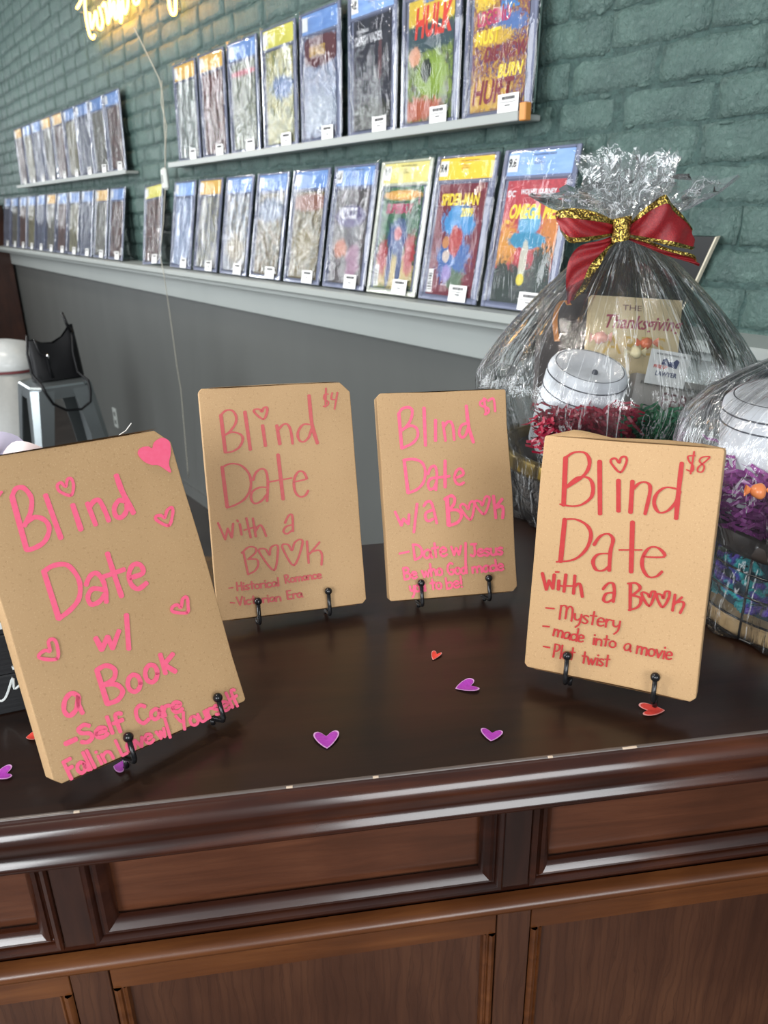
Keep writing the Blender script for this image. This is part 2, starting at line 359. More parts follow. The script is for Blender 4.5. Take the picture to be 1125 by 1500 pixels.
# one-line letters, x right and y up in units of the capital height
G = {
 'a': (.52, [[(.44, .42), (.3, .55), (.1, .45), (.04, .2), (.16, .02), (.34, .1), (.44, .42), (.44, .15), (.52, 0)]]),
 'b': (.5, [[(.06, 1), (.06, 0)], [(.06, .4), (.25, .55), (.44, .4), (.4, .1), (.2, 0), (.06, .08)]]),
 'c': (.45, [[(.4, .45), (.25, .55), (.06, .4), (.06, .12), (.22, 0), (.42, .1)]]),
 'd': (.52, [[(.42, .42), (.25, .52), (.06, .38), (.06, .1), (.22, 0), (.42, .15)], [(.44, 1), (.46, 0)]]),
 'e': (.48, [[(.06, .28), (.4, .32), (.36, .5), (.2, .55), (.06, .35), (.1, .06), (.28, 0), (.44, .1)]]),
 'f': (.4, [[(.38, .92), (.26, 1), (.16, .85), (.16, -.05)], [(.02, .52), (.36, .55)]]),
 'g': (.5, [[(.42, .45), (.2, .54), (.05, .3), (.2, .05), (.42, .2)], [(.44, .5), (.42, -.3), (.2, -.35), (.06, -.22)]]),
 'h': (.5, [[(.08, 1), (.06, 0)], [(.08, .35), (.25, .55), (.4, .42), (.44, 0)]]),
 'i': (.2, [[(.1, .55), (.1, 0)], [(.1, .76), (.1, .82)]]),
 'k': (.5, [[(.08, 1), (.06, 0)], [(.42, .6), (.08, .28)], [(.16, .34), (.46, 0)]]),
 'l': (.2, [[(.1, 1), (.1, 0)]]),
 'm': (.78, [[(.06, .55), (.06, 0)], [(.06, .36), (.22, .55), (.36, .42), (.38, 0)], [(.38, .36), (.52, .55), (.68, .42), (.7, 0)]]),
 'n': (.5, [[(.06, .55), (.06, 0)], [(.06, .36), (.24, .55), (.4, .42), (.42, 0)]]),
 'o': (.5, [[(.24, .54), (.06, .4), (.06, .12), (.24, 0), (.42, .12), (.42, .4), (.24, .54)]]),
 'r': (.4, [[(.06, .55), (.08, 0)], [(.08, .32), (.2, .52), (.38, .5)]]),
 's': (.42, [[(.36, .5), (.2, .56), (.06, .44), (.2, .3), (.34, .16), (.22, 0), (.04, .06)]]),
 't': (.42, [[(.2, .92), (.2, .02)], [(.02, .58), (.4, .6)]]),
 'u': (.5, [[(.06, .55), (.08, .1), (.24, 0), (.4, .15), (.42, .55)], [(.42, .5), (.44, 0)]]),
 'v': (.46, [[(.04, .55), (.22, 0)], [(.22, 0), (.42, .55)]]),
 'w': (.68, [[(.04, .55), (.18, 0)], [(.18, 0), (.32, .45)], [(.32, .45), (.46, 0)], [(.46, 0), (.62, .55)]]),
 'y': (.5, [[(.06, .55), (.1, .22), (.26, .14), (.4, .3)], [(.44, .55), (.4, -.1), (.2, -.4)]]),
 'B': (.62, [[(.08, .98), (.08, 0)], [(.06, .95), (.3, 1), (.46, .86), (.4, .64), (.1, .52)], [(.1, .52), (.42, .5), (.54, .28), (.42, .05), (.08, 0)]]),
 'C': (.6, [[(.52, .85), (.35, 1), (.12, .8), (.08, .3), (.25, 0), (.52, .12)]]),
 'D': (.62, [[(.1, .98), (.1, 0)], [(.06, .98), (.36, .92), (.56, .6), (.48, .2), (.1, 0)]]),
 'E': (.55, [[(.1, 1), (.1, 0)], [(.1, .98), (.46, 1)], [(.1, .52), (.42, .54)], [(.1, .02), (.48, .02)]]),
 'F': (.52, [[(.1, 1), (.1, 0)], [(.08, .98), (.48, 1)], [(.1, .54), (.4, .56)]]),
 'G': (.62, [[(.5, .88), (.32, 1), (.1, .75), (.08, .3), (.28, 0), (.5, .12), (.5, .42)], [(.3, .42), (.54, .43)]]),
 'H': (.6, [[(.08, 1), (.08, 0)], [(.5, 1), (.5, 0)], [(.08, .52), (.5, .55)]]),
 'J': (.5, [[(.1, .98), (.48, 1)], [(.34, 1), (.34, .2), (.2, 0), (.04, .12)]]),
 'L': (.42, [[(.1, 1), (.1, .02)], [(.1, .02), (.38, .04)]]),
 'M': (.85, [[(.06, .95), (.1, 0)], [(.08, .9), (.26, 1), (.4, .8), (.42, .1)], [(.42, .75), (.56, .98), (.74, .8), (.78, 0)]]),
 'P': (.5, [[(.08, 1), (.08, 0)], [(.06, .98), (.36, .95), (.42, .7), (.3, .5), (.08, .46)]]),
 'R': (.58, [[(.08, 1), (.08, 0)], [(.06, .98), (.36, .96), (.42, .72), (.3, .54), (.08, .5)], [(.16, .5), (.5, 0)]]),
 'S': (.52, [[(.46, .85), (.3, 1), (.08, .85), (.14, .6), (.4, .42), (.42, .15), (.24, 0), (.04, .12)]]),
 'V': (.6, [[(.06, 1), (.28, 0)], [(.28, 0), (.54, 1)]]),
 'W': (.8, [[(.04, 1), (.2, 0)], [(.2, 0), (.38, .8)], [(.38, .8), (.56, 0)], [(.56, 0), (.76, 1)]]),
 'Y': (.6, [[(.06, 1), (.2, .55), (.36, .6)], [(.52, 1), (.3, .4), (.2, 0)]]),
 '/': (.35, [[(.28, 1.05), (.08, -.2)]]), '-': (.4, [[(.05, .4), (.36, .42)]]), '!': (.2, [[(.1, 1), (.1, .25)], [(.1, .06), (.1, 0)]]), ' ': (.34, []),
}
class Hand:                                  # marker writing on a book face: strokes traced, then laid on the face
    def __init__(s, o, n, crop, off=0.0004):
        s.o = o; s.n = n; s.k, s.ox, s.oy = crop; s.mb = MB(); s.off = off; s.lay = 0
    def put(s, x, y):
        s_ = hit(x, y, s.o, s.n); return s_ + s.n * (s.off + s.lay * 0.00001)
    def stroke(s, pts, wv, wh=None, smooth=True, raw=False):
        if not raw: pts = [(x / s.k + s.ox, y / s.k + s.oy) for x, y in pts]
        wh = wv if wh is None else wh
        p = catmull(pts) if smooth and len(pts) > 2 else pts
        if len(p) == 2: p = [p[0], ((p[0][0] + p[1][0]) / 2, (p[0][1] + p[1][1]) / 2), p[1]]
        L = []; Rr = []; m = len(p); s.lay += 1
        for i in range(m):
            a = p[max(0, i - 1)]; b = p[min(m - 1, i + 1)]; dx, dy = b[0] - a[0], b[1] - a[1]; d = math.hypot(dx, dy) or 1; dx /= d; dy /= d
            w = wh + (wv - wh) * abs(dy) ** 1.6
            w *= 0.5 * (1 + 0.06 * sin(i * 1.3 + s.lay))
            L.append((p[i][0] - dy * w, p[i][1] + dx * w)); Rr.append((p[i][0] + dy * w, p[i][1] - dx * w))
        vs = [s.put(*q) for q in L] + [s.put(*q) for q in Rr]
        s.mb.add(vs, [(i, i + 1, m + i + 1, m + i) for i in range(m - 1)])
        for e, sg in ((0, -1), (m - 1, 1)):                       # round the stroke's ends
            a = p[e]; b = p[1] if e == 0 else p[m - 2]; dx, dy = a[0] - b[0], a[1] - b[1]; d = math.hypot(dx, dy) or 1; dx /= d; dy /= d
            w = (wh + (wv - wh) * abs(dy) ** 1.6) * 0.5
            arc = [(a[0] - dy * w * cos(t) + dx * w * .7 * sin(t), a[1] + dx * w * cos(t) + dy * w * .7 * sin(t)) for t in [pi * q / 5 for q in range(6)]]
            s.mb.add([s.put(*q) for q in arc], [tuple(range(6))])
    def fill(s, pts):
        p = catmull([(x / s.k + s.ox, y / s.k + s.oy) for x, y in pts + [pts[0]]])[:-1]
        s.lay += 1; s.mb.add([s.put(*q) for q in p], [tuple(range(len(p)))])
    def word(s, w, a, b, cap, wd, wh=None):
        a = (a[0] / s.k + s.ox, a[1] / s.k + s.oy); b = (b[0] / s.k + s.ox, b[1] / s.k + s.oy); cap /= s.k
        tot = sum(G[c][0] for c in w); dx, dy = b[0] - a[0], b[1] - a[1]; L = math.hypot(dx, dy); ex, ey = dx / L, dy / L; nx, ny = ey, -ex
        u = 0.0
        for c in w:
            for st in G[c][1]:
                j = random.uniform(-.02, .02)
                pp = []
                for x, y in st:
                    X = (u + x) / tot * L; Y = (y + j) * cap
                    pp.append((a[0] + ex * X + nx * Y, a[1] + ey * X + ny * Y))
                s.stroke(pp, wd, wh, raw=True)
            u += G[c][0]
    def build(s, mat, parent): return s.mb.build('handwriting', mat, parent, world=True)
#==MAIN==
# ================================================================== THE SETTING
fl = MB(); fl.box(-7, 3.5, -3.2, 9.5, -0.05, 0)
tag(fl.build('floor', wood('floor boards', C('#1d1917'), C('#2a2522'), C('#35302c'), 1, 0.4, 0.1)), kind='structure')
wall = thing('wall_back', None, None, wall_m(0, 0, 0)); wall['kind'] = 'structure'
S0, S1, ZL = -1.2, 7.6, DZ + 0.183           # extent along the wall, ledge height
m = MB(); m.box(-S1, -S0, 0.0045, 0.16, ZL - 0.03, 3.3)
m.build('mortar_backing', M_mortar, wall)
m = MB(); m.box(-S1, -S0, 0.0, 0.16, 0, ZL - 0.02)
m.build('lower_panelling', M_wains, wall)
m = MB(); m.box(-S1, -S0, -0.010, 0.0, 0.0, 0.06)
tag(m.build('baseboard_back', M_wains, None), kind='structure').matrix_world = wall_m(0, 0, 0)
# bricks: a few shared uneven shapes
def brick_mesh(L, H, seed):
    mb = MB(); nu, nv = (8 if L > .14 else 4), 4; hw, hh = L / 2, H / 2; o = seed * 7.3
    def f(u, v):
        x = (u * 2 - 1) * hw; z = (v * 2 - 1) * hh
        ex = 1 - abs(u * 2 - 1); ez = 1 - abs(v * 2 - 1); e = min(ex * nu, ez * nv) * .5
        q = Vector((x * 22 + o, z * 22, o)); y = 0.0034 - 0.0042 * min(1, e * 3.0) - 0.0016 * noise.noise(q) - 0.0012 * noise.noise(q * 3)
        return Vector((x + .0075 * noise.noise(q * 1.7 + Vector((9, 0, 0))), y, z + .0070 * noise.noise(q * 1.3 + Vector((0, 5, 0)))))
    mb.grid(f, nu, nv)
    w = nu + 1; rim = [i for i in range(w)] + [j * w + nu for j in range(1, nv + 1)] + [nv * w + i for i in range(nu - 1, -1, -1)] + [j * w for j in range(nv - 1, 0, -1)]
    b = len(mb.v); n = len(rim)
    mb.v += [(mb.v[i][0] * 1.008, 0.014, mb.v[i][2] * 1.015) for i in rim]
    fs = [(rim[i], b + i, b + (i + 1) % n, rim[(i + 1) % n]) for i in range(n)]; mb.f += fs; mb.mi += [0] * n
    return mb
BV = {}
for kd, L in (('s', .200), ('h', .097), ('q', .153)):
    BV[kd] = []
    for i in range(6):
        mb = brick_mesh(L,   .0625, i + len(BV) * 10)
        me = bpy.data.meshes.new('brick'); me.from_pydata(mb.v, [], mb.f); me.materials.append(M_brick)
        me.polygons.foreach_set('use_smooth', [True] * len(me.polygons)); me.update(); BV[kd].append((me, mb))
rb = random.Random(3); cand = []
PITCHZ = 0.0683; zc0 = DZ + 0.532 + PITCHZ / 2
for row in range(-6, 26):
    z = zc0 + row * PITCHZ
    if z + .03 < ZL: continue
    x = -S1 + (0.1 if row % 2 else 0) + rb.uniform(-.02, .02)
    while x < -S0:
        kd = 's'; q = rb.random()
        if row % 6 == 3: kd = 'h'
        elif q < .10: kd = 'h'
        elif q < .18: kd = 'q'
        L = {'s': .200, 'h': .097, 'q': .153}[kd]; cx_ = x + L / 2; x += L + rb.uniform(.005, .011)
        P = wallp(-cx_, 0, z); px, py = proj(P)
        vis = -40 < px < 1165 and -40 < py < 560 and P.y > 0
        s = -cx_; rz = z - DZ
        hid = (1.3 < s < 3.1 and .60 < rz < .88) or (1.35 < s < 3.2 and .2 < rz < .48) or (3.95 < s < 6.3 and .2 < rz < .5) or (3.85 < s < 5.85 and .6 < rz < .88)
        cand.append(((0 if vis and not hid else 1), (P - CAM).length, cx_, z, kd, rb.randrange(6), rb.uniform(-.006, .006), rb.uniform(-.0025, .003)))
cand.sort(); rest = MB()
for i, (f_, d_, x, z, kd, v, rot, dy) in enumerate(cand):
    me, mb = BV[kd][v]
    if i < 300 and f_ == 0:
        o = bpy.data.objects.new('brick', me); COL.objects.link(o); o.parent = wall
        o.location = (x, dy, z); o.rotation_euler = (0, rot, 0)
    else:
        rest.add([(a + x, b + dy, c + z) for a, b, c in mb.v], mb.f)
rest.build('bricks_beyond', M_brick, wall, smooth=True, kind='stuff')
# dabs of thick paint where mortar bulges
dab = MB(); rd = random.Random(11)
for i in range(260):
    s = rd.uniform(.4, 3.2); z = zc0 - PITCHZ / 2 + PITCHZ * rd.randrange(-5, 12) + rd.uniform(-.006, .006)
    if z < ZL + .02: continue
    dab.ball((-s, .006, z), 1, 8, 5, (rd.uniform(.006, .022), rd.uniform(.004, .008), rd.uniform(.003, .008)))
dab.build('paint_lumps', M_brick, wall, smooth=True, kind='stuff')
# ledge, frieze board under it
lm = wall_m(0, 0, 0)
m = MB()
m.box(-S1, -S0, -0.130, 0.012, ZL - 0.022, ZL, bev=0.004)
tag(m.build('trim_1', M_ledge), kind='structure').matrix_world = lm
m = MB(); m.box(-S1, -S0, -0.100, 0.0, ZL - 0.040, ZL - 0.022, bev=0.002); m.box(-S1, -S0, -0.026, 0.0, DZ + 0.048, ZL - 0.040, bev=0.003)
tag(m.build('trim_2', M_ledge), kind='structure').matrix_world = lm
# outlet plate on the grey panelling
P = hitw(170, 612); so = (P - wallp(0, 0, 0)).dot(WDIR)
t_ = thing('outlet_plate', 'pale grey outlet plate on the grey wall right of the metal stool', 'outlet', wall_m(so, 0, P.z))
MB().box(-.036, .036, -.006, 0, -.06, .06, bev=.002).build('plate', M_ledge, t_)
for q in (-.038, .012): MB().box(-.014, .014, -.008, -.006, q, q + .026, bev=.001).build('socket', M_wains, t_)
# dark brown cabinet at the far end
t_ = thing('wooden_cabinet', 'dark brown wooden cabinet at the far left end of the wall', 'cabinet', wall_m(7.05, 0, 0))
MB().box(-.33, .33, -.52, -.016, 0.0, 1.42, bev=.006).build('body', M_frame, t_)
for q in (-1, 1):
    dr = MB().box(-.32 if q < 0 else .01, -.01 if q < 0 else .32, -.54, -.52, .06, 1.38, bev=.004).build('door', M_framex, t_)
    MB().ball((q * .04, -.552, .75), .012).build('knob', M_mould, dr, smooth=True)

# ================================================================== THE DESK
desk = thing('wooden_desk', 'dark red brown wooden desk with panelled front holding the wrapped books', 'desk', DM)
X0, X1 = -0.95, 1.05; BK = 0.428
def pr(poly, z0, z1):
    mb = MB(); n = len(poly); mb.add([(x, y, z0) for x, y in poly] + [(x, y, z1) for x, y in poly],
      [tuple(range(n))[::-1], tuple(range(n, 2 * n))] + [(i, (i + 1) % n, (i + 1) % n + n, i + n) for i in range(n)]); return mb
pr([(X0, 0.0), (X1, 0.0), (X1, BK + .215), (.19, BK + .215), (.19, BK), (X0, BK)], DZ - .022, DZ).build('tabletop', M_top, desk)
prof = [(0.002, 0.0), (-.0006, -.0008), (-.0012, -.0026), (-.0030, -.0034), (-.0060, -.0048), (-.0090, -.0078), (-.0112, -.0120), (-.0122, -.0165), (-.0120, -.0200), (-.0118, -.0228), (-.0124, -.0256), (-.0140, -.0284), (-.0158, -.0305), (-.0166, -.0328), (-.0164, -.0350), (-.0150, -.0364), (0.0, -.0366)]
def extrude_x(prof, x0, x1, zoff=0, n=1):
    mb = MB(); k = len(prof); xs = [x0 + (x1 - x0) * i / n for i in range(n + 1)]
    mb.add([(x, y, z + zoff) for x in xs for y, z in prof], [(i * k + j, (i + 1) * k + j, (i + 1) * k + j + 1, i * k + j + 1) for i in range(n) for j in range(k - 1)]); return mb
extrude_x(prof, X0, X1, DZ).build('edge_moulding', M_mould, desk, smooth=True)
extrude_x([(.0022, .0002), (.0004, .0006), (-.0006, .0001), (-.0008, -.0006)], X0, X1, DZ).build('edge_line', M_edge, desk, smooth=True)
ch = MB(); rc = random.Random(5)
for (px, py, w) in ((803, 1103, .002), (922, 1095, .006), (424, 1152, .0025), (550, 1136, .0022), (112, 1191, .0022)):
    P = hitz(px, py); lx = (DM.inverted() @ P).x; ch.box(lx - w, lx + w, -.0012, .0008, DZ - .0005, DZ + .0008, bev=.0003)
ch.build('bare_wood_chips', M_chip, desk, kind='stuff')
PB = .351                                     # one bay of the panelled front
Z_b0, Z_b1 = DZ - .0370, DZ - .131            # frame opening
MB().box(X0 + .01, X1 - .01, .030, BK - .02, .05, DZ - .023).build('carcass', M_gap, desk)
MB().box(X0 + .01, X1 - .01, .0, .03, DZ - .037, DZ - .022).build('top_rail', M_frame, desk)
MB().box(X0 + .01, X1 - .01, .0050, .03, DZ - .1485, DZ - .1312).build('middle_rail', M_framex, desk)
wp = [(.002, -.139), (-.002, -.1395), (-.0065, -.1405), (-.0098, -.1425), (-.0112, -.1455), (-.0104, -.1488), (-.0078, -.1512), (-.0045, -.1522), (-.0040, -.1535), (-.0050, -.1550), (-.0040, -.1568), (0.0, -.1575), (.004, -.158)]
extrude_x(wp, X0, X1, DZ).build('waist_moulding', M_rail, desk, smooth=True)
for i in range(-2, 3):
    a = -.2301 + PB * i; b = a + .3281         # opening between two stiles
    MB().box(b, a + PB, 0, .03, DZ - .131, DZ - .037, bev=.0006).build('stile', M_frame, desk)
    if i == -2: MB().box(a - .025, a, 0, .03, DZ - .131, DZ - .037, bev=.0006).build('stile', M_frame, desk)
    MB().box(a + .0005, b - .0005, .0125, .022, DZ - .1305, DZ - .0375).build('drawer_panel', M_panel, desk)
    pf = [(0, 0), (.0003, -.0022), (.002, -.0036), (.0045, -.0034), (.0062, -.0012), (.0066, .0014), (.0082, .0018), (.0090, -.0004), (.0118, -.0012), (.0155, .0018), (.0180, .0050), (.0186, .0088)]
    # moulding frame around the panel: left, bottom, right, mitred
    fm = MB(); k = len(pf)
    for cx_, cz_, sx_, in ((a, DZ - .037, 'tl'),): pass
    ring = []
    for (cx, cz, dx, dz) in ((a, DZ - .033, 1, 0), (a, DZ - .131, 1, 1), (b, DZ - .131, -1, 1), (b, DZ - .033, -1, 0)):
        ring.append([(cx + dx * d, y, cz + (dz * d)) for d, y in pf])
    for q in range(3): fm.add(ring[q] + ring[q + 1], [(j, j + 1, k + j + 1, k + j) for j in range(k - 1)])
    autosmooth(fm.build('panel_moulding', M_mould if i % 2 else M_framex, desk), 0.7)
    # lower doors
    a2 = -.225 + PB * i; b2 = a2 + .3203
    MB().box(b2 + .0006, a2 + PB - .0006, 0.0, .03, .06, DZ - .1565, bev=.0005).build('lower_stile', M_lower, desk)
    MB().box(a2 + .0004, b2 - .0004, 0.0005, .03, DZ - .184, DZ - .1565, bev=.0005).build('lower_rail', M_rail, desk)
    MB().box(a2 + .010, b2 - .010, .006, .022, .07, DZ - .1835).build('door_panel', M_lower, desk)
    for q, (e0, e1) in enumerate(((a2 + .0004, a2 + .012), (b2 - .012, b2 - .0004))):
        bd = MB(); w_ = e1 - e0
        sec = [(0, .001), (.10, -.001), (.30, -.0022), (.5, -.001), (.56, .0015), (.66, .0015), (.75, .0), (.9, .001), (1, .007)]
        if q: sec = [(1 - u, y) for u, y in sec][::-1]
        bd.add([(e0 + u * w_, y, z) for z in (.07, DZ - .184) for u, y in sec], [(j, j + 1, len(sec) + j + 1, len(sec) + j) for j in range(len(sec) - 1)])
        autosmooth(bd.build('bead_strip', M_rail, desk), 0.7)
MB().box(X0 + .01, X1 - .01, -.006, .03, 0.0, .07, bev=.003).build('plinth', M_framex, desk)
for xx in (X0 + .012, X1 - .03): MB().box(xx, xx + .018, .03, BK - .01, 0.0, DZ - .023).build('side_board', M_lower, desk)
MB().box(.24, .27, BK - .01, BK + .19, 0, DZ - .022).build('side_board', M_lower, desk)
MB().box(X1 - .10, X1 - .07, BK - .01, BK + .19, 0, DZ - .022).build('side_board', M_lower, desk)

# ================================================================== WRAPPED BOOKS ON EASELS
TH = .019
BOOKS = {1: (-.2360, .4288, .024, .7576, .4243, -.0447, .1584, .2378), 2: (-.1676, .6690, .018, .2803, .3049, -.0289, .1526, .2318),
         3: (.0044, .7046, .018, .1639, .3733, -.0141, .1398, .2172), 4: (.1229, .5802, .018, -.4971, .2623, .0472, .1427, .2053)}
def book_frame(k):
    x, y, z0, yaw, tilt, roll, w, h = BOOKS[k]
    u = Vector((cos(yaw), sin(yaw), 0)); back = Vector((-sin(yaw), cos(yaw), 0)); v = cos(tilt) * ZV + sin(tilt) * back
    u2 = cos(roll) * u + sin(roll) * v; v2 = -sin(roll) * u + cos(roll) * v
    return Vector((x, y, DZ + z0)), u2, v2, v2.cross(u2), w, h      # local x right, z up the face, y into the book
def wrapped(k, label, cuts, seed):
    o, u, v, inn, w, h = book_frame(k); root = thing('wrapped_book', label, 'book', frame_m(o, u, inn, v), 'kraft wrapped books on black easels')
    me_b = bpy.data.meshes.new('w'); bm = bmesh.new()
    # outline with cut corners, extruded and bevelled
    c = {q: cuts.get(q, .0015) for q in ('bl', 'br', 'tr', 'tl')}
    out = [(c['bl'], 0), (w - c['br'], 0), (w, c['br']), (w, h - c['tr']), (w - c['tr'], h), (c['tl'], h), (0, h - c['tl']), (0, c['bl'])]
    f = bm.faces.new([bm.verts.new((x, 0, z)) for x, z in out])
    r = bmesh.ops.extrude_face_region(bm, geom=[f]); bmesh.ops.translate(bm, verts=[g for g in r['geom'] if isinstance(g, bmesh.types.BMVert)], vec=(0, TH, 0))
    bmesh.ops.recalc_face_normals(bm, faces=bm.faces)
    bmesh.ops.bevel(bm, geom=[e for e in bm.edges], offset=.0050, segments=4, profile=.55, affect='EDGES', clamp_overlap=True)
    bmesh.ops.triangulate(bm, faces=[f for f in bm.faces if len(f.verts) > 4])
    bmesh.ops.subdivide_edges(bm, edges=[e for e in bm.edges if e.calc_length() > .03], cuts=5, use_grid_fill=True)
    for vt in bm.verts:
        q = vt.co * 14 + Vector((seed * 3.1, 0, seed))
        edge = min(vt.co.x, w - vt.co.x, vt.co.z, h - vt.co.z)
        if edge < .012: vt.co += Vector((noise.noise(q), .6 * noise.noise(q + Vector((5, 5, 5))), noise.noise(q + Vector((0, 9, 0))))) * .0013
    bm.to_mesh(me_b); bm.free(); me_b.materials.append(M_kraft)
    ob = bpy.data.objects.new('paper_wrap', me_b); COL.objects.link(ob); ob.parent = root; autosmooth(ob, 0.9)
    # folded end flaps, proud of the ends
    for nm, z, sg in (('end_fold', h, 1), ('end_fold', 0, -1)):
        fl = MB(); e = .0006
        fl.add([(w * .06, -.0002, z + sg * e), (w * .94, -.0002, z + sg * e), (w * .80, TH, z + sg * (e + .0005)), (w * .20, TH, z + sg * (e + .0005)), (w * .5, TH * .55, z + sg * (e + .0016))],
               [(0, 1, 4), (1, 2, 4), (2, 3, 4), (3, 0, 4)])
        fl.build(nm, M_kraft, root)
    if seed == 4:
        fl = MB(); xs = [0, .012, .022, .030, .040, .055, .075, .10, .125, w]; hs = [.0005, .004, .0068, .0066, .0050, .0022, .0030, .0036, .0026, .0]
        fl.add([(x, .002, h - .001) for x in xs] + [(x, .009, h + q) for x, q in zip(xs, hs)] + [(x, TH, h + q * .4) for x, q in zip(xs, hs)], [(i + k * 10, i + 1 + k * 10, i + 11 + k * 10, i + 10 + k * 10) for i in range(9) for k in (0, 1)])
        fl.build('top_fold', M_kraft, root, smooth=True)
    return root, o, u, v, inn, w, h
import bmesh
def easel(k, balls, label):
    o, u, v, inn, w, h = book_frame(k); root = thing('book_easel', label, 'easel', frame_m(Vector((o.x, o.y, DZ)), Vector((u.x, u.y, 0)).normalized(), Vector((-u.y, u.x, 0)).normalized(), ZV), 'black wire easels on the desk')
    nrm = -inn; feet = []
    inv = root.matrix_world.inverted()
    for (bx, by) in balls:
        B = hit(bx, by, o + nrm * .0062, nrm); dv = (B - o).dot(v); du = (B - o).dot(u)
        low = o + nrm * .0062 + u * du + v * -.0058
        back = o + inn * (TH + .004) + u * du + v * -.0052
        top = o + inn * (TH + .004) + u * du + v * .12
        frnt = Vector((low.x, low.y, DZ + .0022)); 
        m = MB(); m.tube([B, low + v * .002, low - nrm * .002, back - inn * .004, back, back + v * .004, top], .0021, 8); m.build('support_arm', M_black, root, world=True, smooth=True)
        m = MB(); m.ball(B, .0040, 14, 10); m.build('ball_tip', M_black, root, world=True, smooth=True)
        bz = Vector((-u.y, u.x, 0)).normalized()
        foot = Vector((back.x, back.y, DZ + .0021))
        m = MB(); q = low - nrm * .021; m.tube([q, Vector((q.x, q.y, DZ + .0022)), ], .0021, 8); m.build('front_foot', M_black, root, world=True, smooth=True)
        rear = Vector((top.x, top.y, 0)) + bz * .05; rear.z = DZ + .0021
        m = MB(); m.tube([top, rear], .0019, 8); m.build('rear_leg', M_black, root, world=True, smooth=True)
        feet.append((top, rear))
    m = MB(); m.tube([feet[0][0], feet[1][0]], .0019, 8); m.build('cross_bar', M_black, root, world=True, smooth=True)
    m = MB(); m.tube([feet[0][1], feet[1][1]], .0019, 8); m.build('cross_bar', M_black, root, world=True, smooth=True)
    return root

# --- far left book (pink, hearts)
r1, o, u, v, inn, w, h = wrapped(1, 'largest kraft paper wrapped book, with a filled pink heart and pink Self Care', {'tr': .012, 'bl': .005}, 1)
H = Hand(o, -inn, (2.587, 0, 600)); wd = 7.2
H.stroke([(45, 330), (100, 530)], wd + 1.2); H.stroke([(45, 330), (60, 300), (90, 298), (118, 335), (116, 385), (102, 420), (92, 440)], wd)
H.stroke([(95, 432), (130, 408), (170, 420), (186, 455), (168, 500), (130, 525), (100, 532)], wd); H.stroke([(172, 325), (230, 487)], wd + 1)
H.stroke([(275, 362), (306, 455)], wd + 1); H.stroke([(268, 325), (228, 312), (216, 290), (230, 277), (248, 292), (255, 265), (270, 263), (278, 290), (268, 325)], 4.6)
H.stroke([(330, 355), (362, 437)], wd); H.stroke([(338, 372), (355, 348), (375, 345), (395, 380), (412, 422)], wd)
H.stroke([(478, 350), (450, 345), (432, 375), (440, 405), (460, 408), (478, 385), (480, 352)], wd); H.stroke([(440, 250), (462, 310), (505, 392)], wd + 1)
H.stroke([(165, 612), (222, 792)], wd + 1.4); H.stroke([(165, 615), (200, 592), (255, 590), (298, 645), (300, 710), (270, 755), (222, 793)], wd)
H.stroke([(325, 665), (340, 632), (365, 620), (390, 650), (400, 690), (402, 730)], wd); H.stroke([(390, 682), (350, 680), (332, 710), (345, 738), (375, 728), (396, 702)], wd)
H.stroke([(406, 545), (430, 620), (460, 708)], wd + .6); H.stroke([(385, 636), (470, 606)], wd); H.stroke([(492, 638), (540, 620), (532, 590), (505, 588), (488, 620), (495, 660), (522, 680), (555, 657)], wd)
H.stroke([(362, 866), (385, 910)], wd + 1, smooth=False); H.stroke([(385, 910), (407, 860)], wd); H.stroke([(407, 860), (425, 905)], wd); H.stroke([(425, 905), (450, 838)], wd); H.stroke([(478, 778), (487, 907)], wd + .6)
H.stroke([(296, 1085), (270, 1075), (246, 1100), (242, 1140), (262, 1160), (288, 1135), (296, 1085), (298, 1120), (312, 1150)], wd)
H.stroke([(366, 988), (406, 1115)], wd + 1); H.stroke([(365, 988), (400, 970), (433, 985), (430, 1020), (395, 1042)], wd); H.stroke([(395, 1042), (440, 1042), (464, 1068), (445, 1100), (406, 1115)], wd)
for cx_, cy_, rx, ry in ((507, 1037, 24, 32), (572, 1000, 23, 33)): H.stroke([(cx_ + rx * cos(a * pi / 4), cy_ + ry * sin(a * pi / 4)) for a in range(8)] + [(cx_ + rx, cy_)], wd - .4)
H.stroke([(606, 928), (626, 1000)], wd); H.stroke([(654, 926), (620, 966)], wd); H.stroke([(620, 966), (664, 993)], wd)
H.stroke([(246, 1267), (288, 1248)], wd); H.word('Self', (305, 1268), (480, 1208), 66, wd - 1); H.word('Care', (520, 1195), (695, 1138), 68, wd - 1.4)
H.word('Fall', (262, 1402), (365, 1352), 72, 5.6); H.word('in', (376, 1347), (435, 1318), 62, 4.8); H.word('Love', (455, 1314), (586, 1253), 62, 4.8); H.word('w/', (600, 1250), (652, 1226), 58, 4.6); H.word('Yourself', (685, 1218), (912, 1114), 62, 4.6)
H.fill([(520, 168), (530, 147), (558, 140), (574, 147), (582, 125), (610, 108), (640, 122), (645, 165), (638, 205), (645, 240), (600, 213), (570, 210), (540, 195)])
H.stroke([(637, 440), (592, 420), (590, 405), (608, 402), (622, 410), (632, 382), (650, 372), (652, 397), (637, 440)], 4.6)
H.stroke([(706, 770), (653, 766), (652, 748), (670, 740), (684, 750), (690, 718), (706, 712), (710, 740), (706, 770)], 4.8)
H.stroke([(214, 944), (150, 942), (150, 925), (172, 912), (188, 915), (182, 880), (200, 870), (214, 892), (214, 944)], 5.2); H.stroke([(-8, 330), (5, 312)], 4)
H.build(M_pink, r1)
easel(1, [(188, 1080), (319, 1022)], 'black wire easel under the largest book with the filled pink heart')
